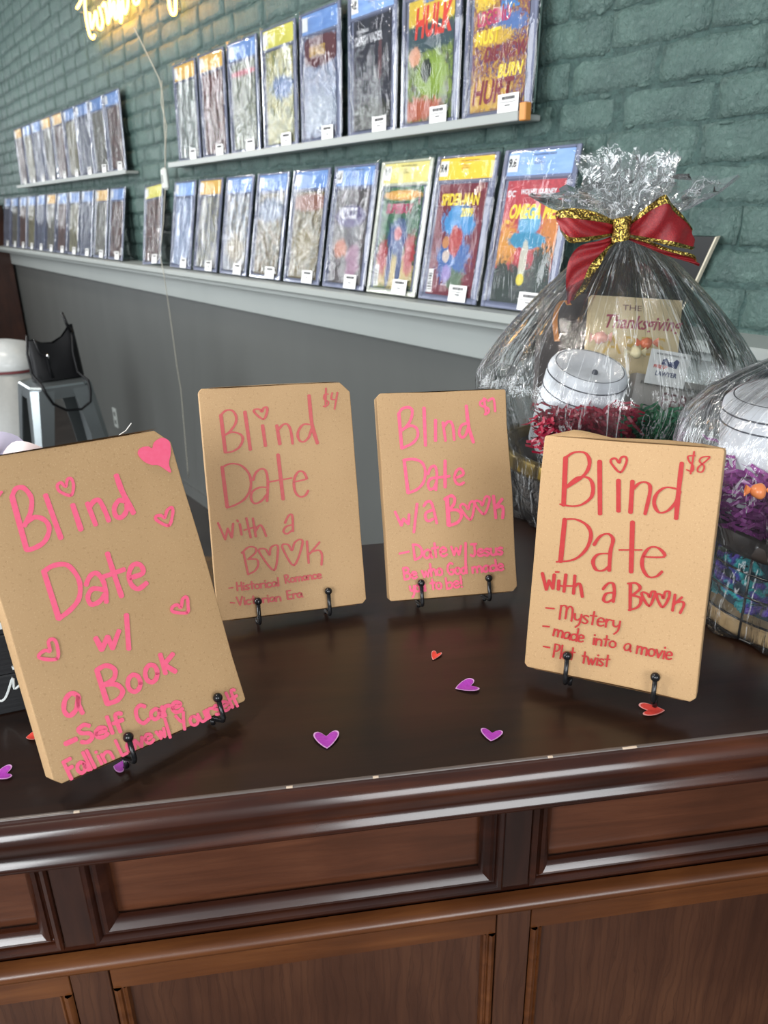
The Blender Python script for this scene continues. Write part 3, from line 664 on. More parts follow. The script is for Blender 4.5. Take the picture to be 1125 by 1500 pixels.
# --- second book ($4)
r2, o, u, v, inn, w, h = wrapped(2, 'kraft paper wrapped book priced $4 with red Historical Romance writing', {'tr': .010, 'tl': .003, 'br': .004}, 2)
H = Hand(o, -inn, (3.75, 260, 530)); a_, b_ = 4.9, 2.3
for st in ([(238, 293), (263, 497)], [(370, 275), (400, 482)], [(467, 350), (483, 462)], [(545, 350), (562, 452)], [(722, 185), (738, 340), (768, 447)], [(245, 578), (273, 797)], [(552, 510), (580, 755)]): H.stroke(st, a_ + .4)
for st in ([(236, 295), (265, 268), (300, 268), (322, 300), (318, 340), (290, 380), (262, 402)], [(262, 402), (300, 386), (348, 400), (358, 430), (338, 470), (300, 493), (263, 499)],
           [(550, 378), (580, 345), (605, 345), (622, 380), (632, 450)], [(728, 345), (690, 345), (662, 385), (665, 425), (690, 440), (720, 415), (735, 370)],
           [(240, 583), (290, 560), (350, 570), (395, 620), (402, 690), (372, 750), (320, 785), (270, 802)], [(415, 650), (430, 610), (460, 588), (485, 600), (496, 660), (492, 765)], [(490, 690), (450, 690), (410, 715), (405, 755), (425, 778), (460, 765), (490, 730)],
           [(500, 660), (628, 638)], [(638, 660), (700, 646), (708, 635), (690, 605), (662, 605), (640, 650), (645, 710), (670, 740), (700, 735), (718, 708)],
           [(470, 315), (424, 280), (425, 262), (452, 262), (463, 275), (472, 255), (490, 250), (491, 280), (470, 315)]): H.stroke(st, 4.0, b_)
for st in ([(828, 178), (808, 180), (806, 205), (828, 220), (822, 240), (800, 245)], [(815, 145), (812, 248)], [(850, 170), (845, 205), (876, 206)], [(878, 168), (862, 260)]): H.stroke(st, 2.7, 1.9)
for st in ([(222, 885), (262, 975)], [(262, 975), (276, 915)], [(276, 915), (298, 965)], [(298, 965), (306, 888)], [(342, 890), (352, 950)], [(327, 870), (333, 878)], [(378, 858), (402, 965)], [(365, 925), (430, 905)], [(414, 860), (430, 960)], [(428, 930), (452, 897), (470, 915), (487, 958)],
           [(590, 885), (610, 845), (630, 845), (634, 930)], [(630, 895), (597, 905), (582, 930), (600, 945), (630, 925)]): H.stroke(st, 3.6, 2.2)
for st in ([(362, 1045), (388, 1168)], [(352, 1050), (390, 1018), (425, 1020), (430, 1045), (388, 1085)], [(385, 1085), (435, 1085), (442, 1120), (422, 1150), (385, 1168)],
           [(530, 1145), (455, 1055), (452, 1028), (485, 1030), (505, 1062), (512, 1022), (542, 1006), (552, 1032), (530, 1145)], [(640, 1118), (582, 1035), (578, 1004), (608, 1005), (628, 1036), (642, 995), (672, 975), (686, 1000), (640, 1118)],
           [(710, 985), (720, 1105)], [(780, 990), (725, 1055)], [(735, 1045), (775, 1035), (793, 1060), (790, 1115)]): H.stroke(st, 3.4, 2.0)
H.stroke([(282, 1243), (305, 1240)], 2.0); H.word('Historical', (325, 1258), (562, 1230), 46, 2.6, 2.0); H.word('Romance', (590, 1216), (792, 1186), 44, 2.6, 2.0)
H.stroke([(290, 1322), (315, 1324)], 2.0); H.word('Victorian', (325, 1338), (572, 1312), 46, 2.6, 2.0); H.word('Era', (600, 1305), (688, 1292), 46, 2.7, 2.1)
H.build(M_rose, r2)
easel(2, [(378, 881), (481, 866)], 'black wire easel under the Historical Romance wrapped book')
# --- third book ($7)
r3, o, u, v, inn, w, h = wrapped(3, 'kraft paper wrapped book priced $7 with pink Date with Jesus writing', {'tl': .004, 'br': .005}, 3)
H = Hand(o, -inn, (4.284, 530, 550)); wd = 4.1
for st in ([(232, 240), (250, 457)], [(390, 203), (399, 440)], [(462, 280), (462, 410)], [(655, 190), (670, 320), (700, 420)], [(265, 530), (290, 738)], [(522, 535), (522, 702)]): H.stroke(st, 4.9)
for st in ([(228, 245), (252, 210), (290, 200), (314, 215), (312, 260), (288, 310), (250, 345)], [(250, 345), (300, 315), (343, 332), (350, 380), (318, 425), (250, 457)], [(508, 295), (525, 410)], [(515, 322), (540, 290), (568, 308), (580, 405)],
           [(658, 300), (625, 315), (610, 360), (625, 388), (650, 375), (668, 320)], [(260, 532), (320, 525), (375, 545), (398, 600), (386, 670), (345, 715), (290, 738)], [(415, 620), (430, 580), (458, 570), (470, 620), (464, 720)], [(465, 640), (430, 650), (415, 680), (426, 714), (452, 705), (468, 670)],
           [(480, 640), (550, 632)], [(590, 642), (635, 622), (628, 592), (605, 588), (584, 620), (586, 665), (610, 685), (640, 672)],
           [(208, 855), (248, 942)], [(248, 942), (260, 900)], [(260, 900), (292, 932)], [(292, 932), (296, 872)], [(346, 805), (326, 985)], [(388, 820), (405, 796), (430, 792), (447, 830), (470, 928)], [(442, 845), (405, 860), (398, 890), (415, 914), (446, 900)]): H.stroke(st, wd)
H.stroke([(534, 775), (545, 940)], 6.4)
for st in ([(518, 778), (555, 755), (580, 768), (578, 805), (545, 846)], [(545, 846), (600, 845), (624, 880), (600, 922), (545, 942)], [(825, 755), (840, 895)], [(880, 775), (835, 830)], [(838, 832), (872, 820), (886, 840), (882, 895)]): H.stroke(st, 4.6)
for st in ([(680, 905), (620, 835), (626, 808), (650, 815), (665, 840), (678, 800), (698, 790), (704, 822), (680, 905)], [(765, 870), (710, 808), (716, 786), (742, 793), (755, 815), (774, 764), (797, 764), (797, 800), (765, 870)]): H.stroke(st, 3.6)
for st in ([(778, 150), (745, 165), (745, 188), (788, 205), (795, 230), (770, 245)], [(765, 143), (780, 246)], [(790, 160), (825, 148), (836, 226)]): H.stroke(st, 3.4)
H.stroke([(235, 1118), (295, 1105)], 3.2); H.word('Date', (322, 1158), (540, 1132), 98, 3.6); H.word('w', (560, 1128), (632, 1122), 100, 3.6); H.stroke([(650, 1050), (650, 1235)], 3.8); H.word('Jesus', (678, 1135), (888, 1122), 76, 3.6)
H.word('Be', (262, 1282), (350, 1270), 74, 3.3); H.word('who', (378, 1268), (510, 1250), 78, 3.2); H.word('God', (535, 1250), (662, 1240), 72, 3.3); H.word('made', (690, 1240), (892, 1218), 70, 3.3)
H.word('you', (300, 1362), (402, 1350), 74, 3.2); H.word('to', (432, 1345), (505, 1335), 72, 3.1); H.word('be!', (528, 1340), (635, 1326), 72, 3.1)
H.build(M_pink, r3)
easel(3, [(617, 854), (716, 847)], 'black wire easel under the Date with Jesus wrapped book')
# --- fourth book ($8)
r4, o, u, v, inn, w, h = wrapped(4, 'kraft paper wrapped book priced $8 with red Mystery and Plot twist writing', {'bl': .003, 'br': .004}, 4)
H = Hand(o, -inn, (3.409, 750, 620)); a_, b_ = 7.0, 2.4
for st in ([(268, 172), (258, 408)], [(438, 190), (440, 452)], [(532, 285), (532, 438)], [(602, 290), (592, 445)], [(848, 200), (832, 340), (820, 475)], [(264, 480), (243, 690)], [(602, 493), (595, 742)]): H.stroke(st, a_)
for st in ([(268, 172), (310, 146), (365, 148), (388, 190), (375, 240), (330, 285), (270, 322)], [(270, 320), (330, 270), (385, 275), (405, 320), (395, 370), (350, 405), (300, 414), (240, 404)],
           [(600, 335), (640, 297), (680, 300), (690, 340), (665, 452)], [(834, 330), (770, 320), (725, 350), (710, 400), (735, 445), (780, 435), (820, 390), (838, 340)], [(262, 480), (320, 480), (375, 510), (395, 560), (370, 630), (310, 680), (222, 692)],
           [(410, 607), (440, 565), (480, 552), (505, 580), (492, 640), (486, 735)], [(488, 650), (430, 655), (405, 690), (420, 730), (455, 735), (490, 710)], [(535, 632), (650, 632)], [(655, 666), (760, 666), (735, 625), (690, 620), (655, 665), (652, 720), (680, 765), (720, 765), (750, 740)]): H.stroke(st, 5.8, b_)
H.stroke([(542, 245), (500, 205), (495, 182), (518, 176), (536, 198), (545, 172), (568, 168), (572, 195), (542, 245)], 3.6, 3.0)
for st in ([(915, 162), (880, 165), (885, 190), (905, 213), (900, 240), (872, 232)], [(910, 142), (892, 252)], [(987, 168), (950, 170), (937, 190), (960, 215), (950, 242), (928, 240), (932, 218), (965, 192), (987, 168)]): H.stroke(st, 2.8, 2.0)
for st in ([(152, 748), (172, 830)], [(172, 830), (186, 785)], [(186, 785), (205, 825)], [(205, 825), (212, 755)], [(235, 785), (232, 830)], [(218, 742), (236, 742)], [(270, 755), (260, 840)], [(245, 812), (315, 812)], [(315, 760), (308, 850)], [(310, 820), (338, 800), (352, 866)],
           [(455, 828), (480, 800), (505, 800), (512, 840), (506, 890)], [(508, 845), (472, 850), (458, 880), (475, 893), (503, 880)], [(592, 800), (590, 932)], [(578, 800), (620, 798), (640, 825), (600, 860)], [(600, 860), (640, 870), (642, 900), (620, 922), (582, 932)]): H.stroke(st, 5.0, 2.6)
for st in ([(685, 912), (650, 860), (655, 843), (678, 852), (688, 868), (698, 842), (714, 840), (710, 865), (685, 912)], [(752, 918), (725, 872), (728, 852), (748, 858), (756, 874), (766, 842), (786, 842), (782, 875), (752, 918)], [(815, 855), (802, 935)], [(850, 868), (808, 905)], [(812, 898), (850, 890), (858, 908), (840, 947)]): H.stroke(st, 4.4, 2.6)
H.stroke([(170, 921), (212, 925)], 2.4); H.word('Mystery', (230, 975), (540, 1028), 72, 3.2, 2.0)
H.stroke([(155, 1012), (188, 1015)], 2.4); H.word('made', (203, 1060), (358, 1094), 62, 3.2, 2.0); H.word('into', (400, 1102), (520, 1122), 58, 3.0, 2.0); H.word('a', (556, 1132), (594, 1140), 66, 3.0, 2.0); H.word('movie', (618, 1148), (800, 1180), 68, 3.2, 2.0)
H.stroke([(158, 1113), (190, 1119)], 2.4); H.word('Plot', (202, 1166), (312, 1184), 66, 3.0, 2.0); H.word('twist', (345, 1195), (487, 1216), 62, 3.0, 2.0)
H.build(M_red, r4)
easel(4, [(831, 961), (960, 992)], 'black wire easel under the Mystery and Plot twist wrapped book')

# ================================================================== PAPER HEARTS
M_hb = {'p': plain('pale purple paper edge', C('#d9a5d6'), 0.6), 'r': plain('pale red paper edge', C('#f0a8a0'), 0.6)}
def hface(name, a, b):
    t = NT(name); n = t.noise(t.coord(scale=(1, 3, 1)), 160, 3, 0.6, 1.0); return t.pbr(t.mix(n.outputs[0], a, b), 0.4)
M_hf = {'p': hface('purple marker paper', C('#8a1f93'), C('#c04cc4')), 'r': hface('red marker paper', C('#d22a20'), C('#ee5a4c'))}
def heart(tip, notch, wid, col, label, asym=1.0, curl=.0012):
    T = hitz(*tip, DZ + .0012); N = hitz(*notch, DZ + .0012); up = (N - T); L = up.length; up.normalize(); side = Vector((up.y, -up.x, 0))
    w2 = wid / 2
    root = thing('paper_heart', label, 'paper heart', frame_m(Vector((T.x, T.y, DZ)), side, up, ZV), 'paper hearts scattered on the desk')
    half = [(0, 0), (.35, .22), (.75, .58), (1.0, .95), (.98, 1.22), (.72, 1.36), (.38, 1.27), (.12, 1.08), (0, 1.0)]
    pts = catmull(half, 3); poly = [(x * w2 * asym, y * L) for x, y in pts] + [(-x * w2, y * L) for x, y in pts[::-1][1:-1]]
    cx_ = 0; cy_ = .62 * L
    for nm, k, z0, mt in (('paper_edge', 1.0, .0006, M_hb[col]), ('coloured_face', .88, .0009, M_hf[col])):
        mb = MB(); n = len(poly)
        q = [((x - cx_) * k + cx_, (y - cy_) * k + cy_) for x, y in poly]
        def zz(x, y): return z0 + curl * abs(x / w2) ** 1.5 + .0004
        vs = [(0, cy_ * .9, z0 + .0004)] + [(x, y, zz(x, y)) for x, y in q] + [(x * .5, (y - cy_) * .5 + cy_, zz(x * .5, y)) for x, y in q]
        fs = [(1 + i, 1 + (i + 1) % n, 1 + n + (i + 1) % n, 1 + n + i) for i in range(n)] + [(0, 1 + n + i, 1 + n + (i + 1) % n) for i in range(n)]
        mb.add(vs, fs); mb.add([(a, b, c - .0003) for a, b, c in vs], [f[::-1] for f in fs]); mb.build(nm, mt, root, smooth=True)
heart((479, 1096), (478, 1078), .0205, 'p', 'purple paper heart nearest the desk edge left of centre')
heart((667, 1008), (690, 1004), .0190, 'p', 'purple paper heart lying sideways between the $7 and $8 books')
heart((719, 1085), (721, 1073), .0185, 'p', 'purple paper heart near the desk edge right of centre', .9)
heart((634, 966), (640, 958), .0105, 'r', 'smallest red paper heart, below the $7 book', .8)
heart((974, 1040), (948, 1040), .0175, 'r', 'red paper heart in front of the $8 book easel')
heart((-12, 1138), (10, 1132), .0165, 'p', 'purple paper heart at the left edge of the desk')
heart((166, 1122), (180, 1123), .0145, 'p', 'purple paper heart half under the largest wrapped book')
heart((38, 1080), (50, 1078), .0120, 'r', 'red paper heart peeking from behind the largest wrapped book')
#==P3==
# ================================================================== PICTURE SHELVES WITH GRADED COMICS
ZS = DZ + .578
def shelf(s0, s1, label, end):
    t = thing('picture_shelf', label, 'shelf', wall_m(0, 0, 0))
    MB().box(-s1, -s0 - (.014 if end else 0), -.060, -.004, ZS - .012, ZS, bev=.002).build('shelf_board', M_ledge, t)
    MB().box(-s1, -s0 - (.02 if end else 0), -.066, -.060, ZS - .013, ZS + .006, bev=.0015).build('front_lip', M_ledge, t)
    if end: MB().box(-s0 - .016, -s0 + .003, -.068, -.050, ZS - .014, ZS + .020, bev=.002).build('bare_end', M_orange, t)
shelf(1.243, 3.20, 'upper painted picture shelf with a bare orange wood end, holding the row of eight', True)
shelf(3.715, 5.90, 'far upper painted picture shelf at left holding slabs', False)
# flat print: a cover is colour fields broken up by noise, no figures
def cover_mat(name, pal, blobs=(), sc=7.0, sheen=.3):
    t = NT(name); v = t.coord('UV'); n = t.noise(v, sc * 1.2, 7, 0.75, 1.4); n2 = t.noise(v, sc * 1.8, 7, 0.72, 1.2)
    k = len(pal); c = t.ramp(n.outputs[0], [(0.30 + 0.40 * i / max(1, k - 1), C(p)) for i, p in enumerate(pal)], 'EASE')
    for (cx, cy, rx, ry, colr, jit) in blobs:
        sub = t.n('ShaderNodeVectorMath', operation='SUBTRACT'); t.l(v, sub.inputs[0]); sub.inputs[1].default_value = (cx, cy, 0)
        dv = t.n('ShaderNodeVectorMath', operation='DIVIDE'); t.l(sub.outputs[0], dv.inputs[0]); dv.inputs[1].default_value = (rx, ry, 1)
        ln = t.n('ShaderNodeVectorMath', operation='LENGTH'); t.l(dv.outputs[0], ln.inputs[0])
        d = t.math('ADD', ln.outputs['Value'], t.math('MULTIPLY', t.math('SUBTRACT', n2.outputs[0], .5), jit * 2.2))
        f = t.math('SUBTRACT', 1.0, t.math('MULTIPLY', t.math('SUBTRACT', d, .9), 7.0), True)
        f = t.math('MINIMUM', f, 1.0, True)
        c = t.mix(f, c, C(colr))
    n3 = t.noise(v, sc * 4, 5, .7, .8); c = t.mix(t.ramp(n3.outputs[0], [(.56, (0, 0, 0)), (.6, (.55, .55, .55)), (.64, (0, 0, 0))]), c, (.012, .012, .016)); return t.pbr(c, 0.4)
def uvquad(name, x0, x1, y, z0, z1, mat, parent):
    me = bpy.data.meshes.new(name); me.from_pydata([(x0, y, z0), (x1, y, z0), (x1, y, z1), (x0, y, z1), (x0, y + .0008, z0), (x1, y + .0008, z0), (x1, y + .0008, z1), (x0, y + .0008, z1)], [],
        [(0, 1, 2, 3), (5, 4, 7, 6), (1, 5, 6, 2), (4, 0, 3, 7), (3, 2, 6, 7), (4, 5, 1, 0)])
    uv = me.uv_layers.new(name='UVMap'); U = [(0, 0), (1, 0), (1, 1), (0, 1)] * 2
    for lp in me.loops: uv.data[lp.index].uv = U[lp.vertex_index]
    me.materials.append(mat); o = bpy.data.objects.new(name, me); COL.objects.link(o); o.parent = parent; return o
def label_mat(name, c1, c2):
    t = NT(name); n = t.noise(t.coord(scale=(1, 1, 3)), 18, 2); return t.pbr(t.mix(n.outputs[0], C(c1), C(c2)), 0.35)
LM = {'gold': label_mat('gold label', '#c79a3c', '#e3bd63'), 'blue': label_mat('blue label', '#4f77b4', '#86a8d8'), 'lime': label_mat('yellow green label', '#c3bd48', '#dbd46e'),
      'yellow': label_mat('yellow label', '#e9b92c', '#f1cb4a'), 'cream': label_mat('cream label', '#cfc372', '#ddd491'), 'sky': label_mat('sky blue label', '#5d86c8', '#a9c6ea')}
SW, SH, ST = .214, .333, .0075               # slab width, height, thickness
def case_mb(w=SW, h=SH, t=ST):
    # rim of rounded bars round two windows, with a back sheet
    b = MB(); r = .013
    b.box(-w / 2, -w / 2 + r, -t, 0, 0, h, bev=.002); b.box(w / 2 - r, w / 2, -t, 0, 0, h, bev=.002)
    b.box(-w / 2 + r, w / 2 - r, -t, 0, 0, r, bev=.002); b.box(-w / 2 + r, w / 2 - r, -t, 0, h - .006, h, bev=.002)
    b.box(-w / 2 + r, w / 2 - r, -t, 0, h - .062, h - .054, bev=.002)
    return b
_case = {}
def sleeve_mesh(seed):
    b = MB(); w, h = SW + .010, SH + .010; rs = random.Random(seed)
    def f(u, v):
        x = (u - .5) * w; z = v * h - .002; q = Vector((x * 30 + seed * 5, z * 12, seed))
        e = min(u, 1 - u, v, 1 - v); y = -ST - .0028 - .0040 * noise.noise(q) - .0014 * noise.noise(q * 2.3)
        if e < .001: y = -ST * .5
        return Vector((x + (.0025 * noise.noise(Vector((z * 25, seed, 3))) if u in (0, 1) else 0), y, z))
    b.grid(f, 14, 24)
    b.add([(-w / 2, -ST * .5, -.002), (w / 2, -ST * .5, -.002), (w / 2, .0008, -.002), (-w / 2, .0008, -.002), (-w / 2, -ST * .5, h - .002), (w / 2, -ST * .5, h - .002), (w / 2, .0008, h - .002), (-w / 2, .0008, h - .002)],
          [(0, 3, 7, 4), (1, 5, 6, 2), (4, 5, 6, 7)])
    me = bpy.data.meshes.new('sleeve'); me.from_pydata(b.v, [], b.f); me.materials.append(M_sleeve)
    me.polygons.foreach_set('use_smooth', [True] * len(me.polygons)); me.update(); return me
SLV = [sleeve_mesh(i) for i in range(6)]
def slab(M, label, group, lab, cov, i, titles=(), grade=None, pale=False, tagx=.045, tagz=.016, bars=False):
    t = thing('graded_comic', label, 'comic', M, group)
    key = pale
    if key not in _case:
        o = case_mb().build('case', M_case2 if pale else M_case, t, smooth=False); _case[key] = o.data
    else:
        o = bpy.data.objects.new('case', _case[key]); COL.objects.link(o); o.parent = t
    uvquad('back_sheet', -SW / 2 + .012, SW / 2 - .012, -.0022, .012, SH - .005, M_case, t)
    lb = uvquad('header_label', -SW / 2 + .014, SW / 2 - .014, -.0050, SH - .0545, SH - .0065, LM[lab], t)
    uvquad('comic_cover', -.083, .083, -.0042, .014, SH - .064, cov, t)
    g = uvquad('grade_box', -SW / 2 + .016, -SW / 2 + .046, -.0060, SH - .046, SH - .012, M_white, t)
    if grade:
        text_part(grade, .024, M_dark, t, Matrix.Translation((-SW / 2 + .018, -.0071, SH - .036)) @ XZ, 'grade_number', .8, bold=.0006)
        text_part('THE UNIVERSAL GRADE', .006, M_dark, t, Matrix.Translation((-.02, -.0061, SH - .016)) @ XZ, 'label_print')
        text_part('ISSUE 1\nVOLUME 5', .0065, M_dark, t, Matrix.Translation((.0, -.0061, SH - .026)) @ XZ, 'label_print', align='CENTER')
    pt = MB(); a, b_ = tagx - .031, tagx + .031
    pt.box(a, b_, -ST - .0045, -ST - .0040, tagz - .014, tagz + .024)
    p_ = pt.build('price_tag', M_white, t)
    bc = MB(); rr = random.Random(i); x = a + .012
    while x < b_ - .012:
        w_ = rr.choice((.0005, .0009, .0014)); bc.box(x, x + w_, -ST - .0049, -ST - .0046, tagz + .013, tagz + .019); x += w_ + rr.choice((.0006, .001))
    bc.box(a + .006, b_ - .008, -ST - .0049, -ST - .0046, tagz + .0075, tagz + .0085); bc.box(a + .022, b_ - .024, -ST - .0049, -ST - .0046, tagz + .001, tagz + .003)
    bc.build('barcode_print', M_dark, p_, kind='stuff')
    if bars:
        q = MB(); q.box(-.081, -.062, -.0052, -.0046, .018, .074); bo = q.build('cover_barcode', M_white, t)
        q = MB()
        for k in range(7): q.box(-.078, -.065, -.0056, -.0053, .024 + k * .0062, .0262 + k * .0062 + (k % 3) * .0008)
        q.build('barcode_print', M_dark, bo, kind='stuff')
    for (body, size, col, x, z, sx, shear, al) in titles:
        text_part(body, size, col, t, Matrix.Translation((x, -.0048 - .0003 * (len(body) % 3), z)) @ XZ, 'cover_title', sx, shear, al, bold=size * .035)
    s = bpy.data.objects.new('sleeve', SLV[i % 6]); COL.objects.link(s); s.parent = t
    return t
T = {n: plain('title ' + n, C(h), .5) for n, h in {'yellow': '#e7cf3c', 'red': '#cc3b2c', 'silver': '#c9c9cd', 'magenta': '#b03060', 'white': '#dcdce0', 'gold': '#c7a24a', 'purple': '#6a4a80', 'blue': '#3f7fc0', 'maroon': '#7a2030', 'black': '#111114'}.items()}
CV = [
 cover_mat('cover a', ['#6d7780', '#8a948f', '#595f5c', '#a4a79b']),
 cover_mat('cover b', ['#2c2220', '#4a3830', '#6b3a34', '#3b3330'], [(.5, .85, .6, .12, '#5e2f2b', .5)]),
 cover_mat('cover c', ['#5b6654', '#8b8f78', '#3d4941', '#9aa08d'], [(.5, .88, .7, .03, '#b0405a', .1)]),
 cover_mat('cover d', ['#8e7f4a', '#b9b070', '#5d6b4c', '#7f3f46'], [(.6, .6, .4, .12, '#4c6a9a', 1.2)]),
 cover_mat('cover e', ['#5d6580', '#8f9bb4', '#46506c', '#a06a6a'], [(.5, .86, .7, .16, '#5e3138', .4), (.5, .25, .6, .2, '#8d97a6', 1.5)]),
 cover_mat('cover f', ['#15171f', '#1f222d', '#2c2f3c', '#3a3a3e'], [(.72, .62, .05, .2, '#5d3b40', .8), (.5, .12, .6, .14, '#34372f', 1.4)]),
 cover_mat('cover g', ['#4d5a2e', '#7f9440', '#33463f', '#a5683a'], [(.5, .93, .9, .16, '#d3b640', .1), (.5, .69, .7, .12, '#2f4a52', .7), (.55, .36, .34, .20, '#7f9a35', 1.0), (.42, .42, .12, .1, '#1c2b22', .6), (.15, .55, .13, .08, '#c98f6e', .5), (.3, .10, .5, .1, '#a9573a', 1.2)], 9),
 cover_mat('cover h', ['#4a2f5e', '#c7a436', '#7a2f33', '#3a4f86', '#d2b64a'], [(.2, .9, .25, .15, '#d8b93a', 1.6), (.7, .62, .3, .08, '#4b6fa8', 1.8), (.35, .55, .4, .06, '#c9a53a', 1.6), (.3, .12, .4, .14, '#caa23a', 1.9)], 16),
 cover_mat('cover i', ['#7888a8', '#a5b3c8', '#5a6a90', '#c0c6cc']),
 cover_mat('cover j', ['#6a6a58', '#8e8a70', '#42506a', '#7a5a40']),
 cover_mat('cover k', ['#5d6b88', '#8b97a8', '#6a6048', '#4c5470'], [(.5, .3, .4, .2, '#9a8f78', 1.6)]),
 cover_mat('cover l', ['#5a5440', '#806a44', '#3d4c44', '#8a4c34'], [(.5, .8, .6, .15, '#6a7890', 1.0)]),
 cover_mat('cover m', ['#5c5234', '#7c6c3a', '#3c3a2c', '#94843f'], [(.5, .88, .7, .10, '#8a5a4a', .5), (.45, .4, .3, .2, '#7d6f42', 1.0)]),
 cover_mat('cover n', ['#4c4652', '#6b6266', '#3a3c3a', '#7b7a60'], [(.5, .72, .46, .12, '#443a6c', .15), (.3, .38, .2, .1, '#b26a4a', .9), (.7, .25, .2, .22, '#8a5a78', .8), (.6, .5, .2, .1, '#34303c', 1.0)]),
 cover_mat('cover o', ['#1f4a34', '#3f7a50', '#20303a', '#5a8a5c'], [(.5, .18, .6, .2, '#b9a56a', 1.6), (.5, .52, .26, .18, '#2c4a80', .9), (.35, .25, .07, .25, '#2a4274', .3), (.62, .25, .07, .25, '#2a4274', .3), (.15, .3, .14, .18, '#9c2f36', 1.5), (.85, .35, .14, .2, '#a23038', 1.5), (.5, .55, .10, .07, '#a8323a', .5), (.5, .92, .5, .05, '#d09a42', .6)], 10),
 cover_mat('cover p', ['#5a1626', '#6a1a2c', '#741e30', '#4e1422'], [(.52, .66, .34, .16, '#3f8ac0', .8), (.5, .34, .36, .24, '#2f5f9c', .9), (.5, .5, .14, .14, '#a5302c', .6), (.3, .48, .08, .06, '#b98050', .5), (.62, .14, .2, .12, '#50684e', 1.5), (.4, .2, .1, .08, '#8a76b0', .8), (.35, .36, .08, .06, '#c8b8ac', .8)], 6),
 cover_mat('cover q', ['#b23844', '#a8343f', '#b8404a', '#c0484c'], [(.12, .45, .2, .22, '#c88a32', 1.6), (.86, .5, .2, .26, '#c27832', 1.6), (.5, .06, 1.0, .26, '#1d2b28', .8), (.15, .18, .2, .18, '#20302a', 1.5), (.82, .3, .18, .2, '#22332c', 1.5), (.5, .66, .2, .13, '#5f9fc4', .5), (.5, .52, .34, .07, '#2f84a8', .5), (.5, .36, .07, .17, '#b8b6a8', .5), (.5, .20, .07, .05, '#d8c63e', .2)], 8),
]
FAR = [cover_mat('far cover %d' % i, p) for i, p in enumerate((['#4d3b38', '#6a4a42', '#2f2c2e', '#7a7470'], ['#5a5a52', '#7d7a6c', '#3c4042', '#94928a'], ['#4a5060', '#6d7488', '#353a48', '#8f949e'], ['#6f6a4e', '#8f8a6c', '#4a4a3c', '#a09a84']))]
def lean_m(s, off, z, lean, roll=0.0, extra=0.0):
    return wall_m(s, off, z) @ Matrix.Rotation(-lean, 4, 'X') @ Matrix.Rotation(roll, 4, 'Y')
G1 = 'graded comics on the upper picture shelf'; G2 = 'graded comics along the ledge'; G3 = 'graded comics on the far upper shelf'; G4 = 'graded comics at the far end of the ledge'
L_UP = math.asin(.012 / .333)
tops = [(3.037, 'gold'), (2.800, 'gold'), (2.560, 'blue'), (2.318, 'lime'), (2.081, 'blue'), (1.829, 'sky'), (1.592, 'yellow'), (1.360, 'gold')]
tl = ['cased comic with a gold header and grey cover, first on the upper shelf', 'cased comic with a gold header and dark brown cover, second on the upper shelf',
      'cased comic with a blue header and thin pink stripe, third on the upper shelf', 'cased comic with a yellow green header and pastel multicoloured cover on the upper shelf',
      'cased comic with a blue header and gold title over maroon, upper shelf', 'cased comic with a nearly black cover and silver title, upper shelf',
      'cased comic with slanted red letters over a yellow band, upper shelf', 'cased comic crowded with yellow and purple letters at the shelf end']
tt = [(), (), (), (), (('SAVAGES', .034, T['gold'], -.055, .222, .6, 0, 'LEFT'),),
      (('STAR WARS', .010, T['silver'], -.068, .240, 1, 0, 'LEFT'), ('DARTH VADER', .027, T['silver'], -.074, .214, .66, 0, 'LEFT')),
      (('HULK', .085, T['red'], -.060, .192, .60, .18, 'LEFT'), ('The Incredible', .013, T['blue'], -.03, .258, 1, .1, 'LEFT')),
      (('OMEGA', .040, T['yellow'], -.06, .225, .8, .2, 'LEFT'), ('LEGEND', .036, T['magenta'], -.07, .180, .75, -.1, 'LEFT'), ('FINAL', .034, T['blue'], .0, .200, .6, .1, 'LEFT'), ('MUST', .036, T['yellow'], -.075, .145, .8, .2, 'LEFT'),
       ('DIE NOW', .038, T['maroon'], -.045, .110, .75, .3, 'LEFT'), ('HURT', .062, T['maroon'], -.078, .030, .75, .25, 'LEFT'), ('BURN', .034, T['yellow'], .0, .075, .8, .3, 'LEFT'))]
for i, (s, lab) in enumerate(tops):
    slab(lean_m(s, .034, ZS + .0035, L_UP), tl[i], G1, lab, CV[i], i, tt[i], grade='9.8' if i == 5 else None)
L_LO = math.asin(.062 / .333)
bots = [(3.139, 'sky'), (2.892, 'gold'), (2.646, 'blue'), (2.402, 'blue'), (2.160, 'blue'), (1.922, 'blue'), (1.690, 'cream'), (1.460, 'yellow'), (1.228, 'sky')]
bl = ['cased comic with a pale washed out cover, first along the ledge right of the cable', 'cased comic with a gold header, second along the ledge right of the cable',
      'cased comic with a blue header and grey blue cover, third along the ledge', 'cased comic with a small orange label corner, fourth along the ledge',
      'cased comic with a blue header over golden brown art on the ledge', 'cased comic with pale title letters on a purple band on the ledge',
      'pale rimmed cased comic with a cream header and green and blue cover', 'cased comic with a yellow header, grade 9.4, and maroon cover', 'cased comic with a blue header, grade 9.6, and red and orange cover']
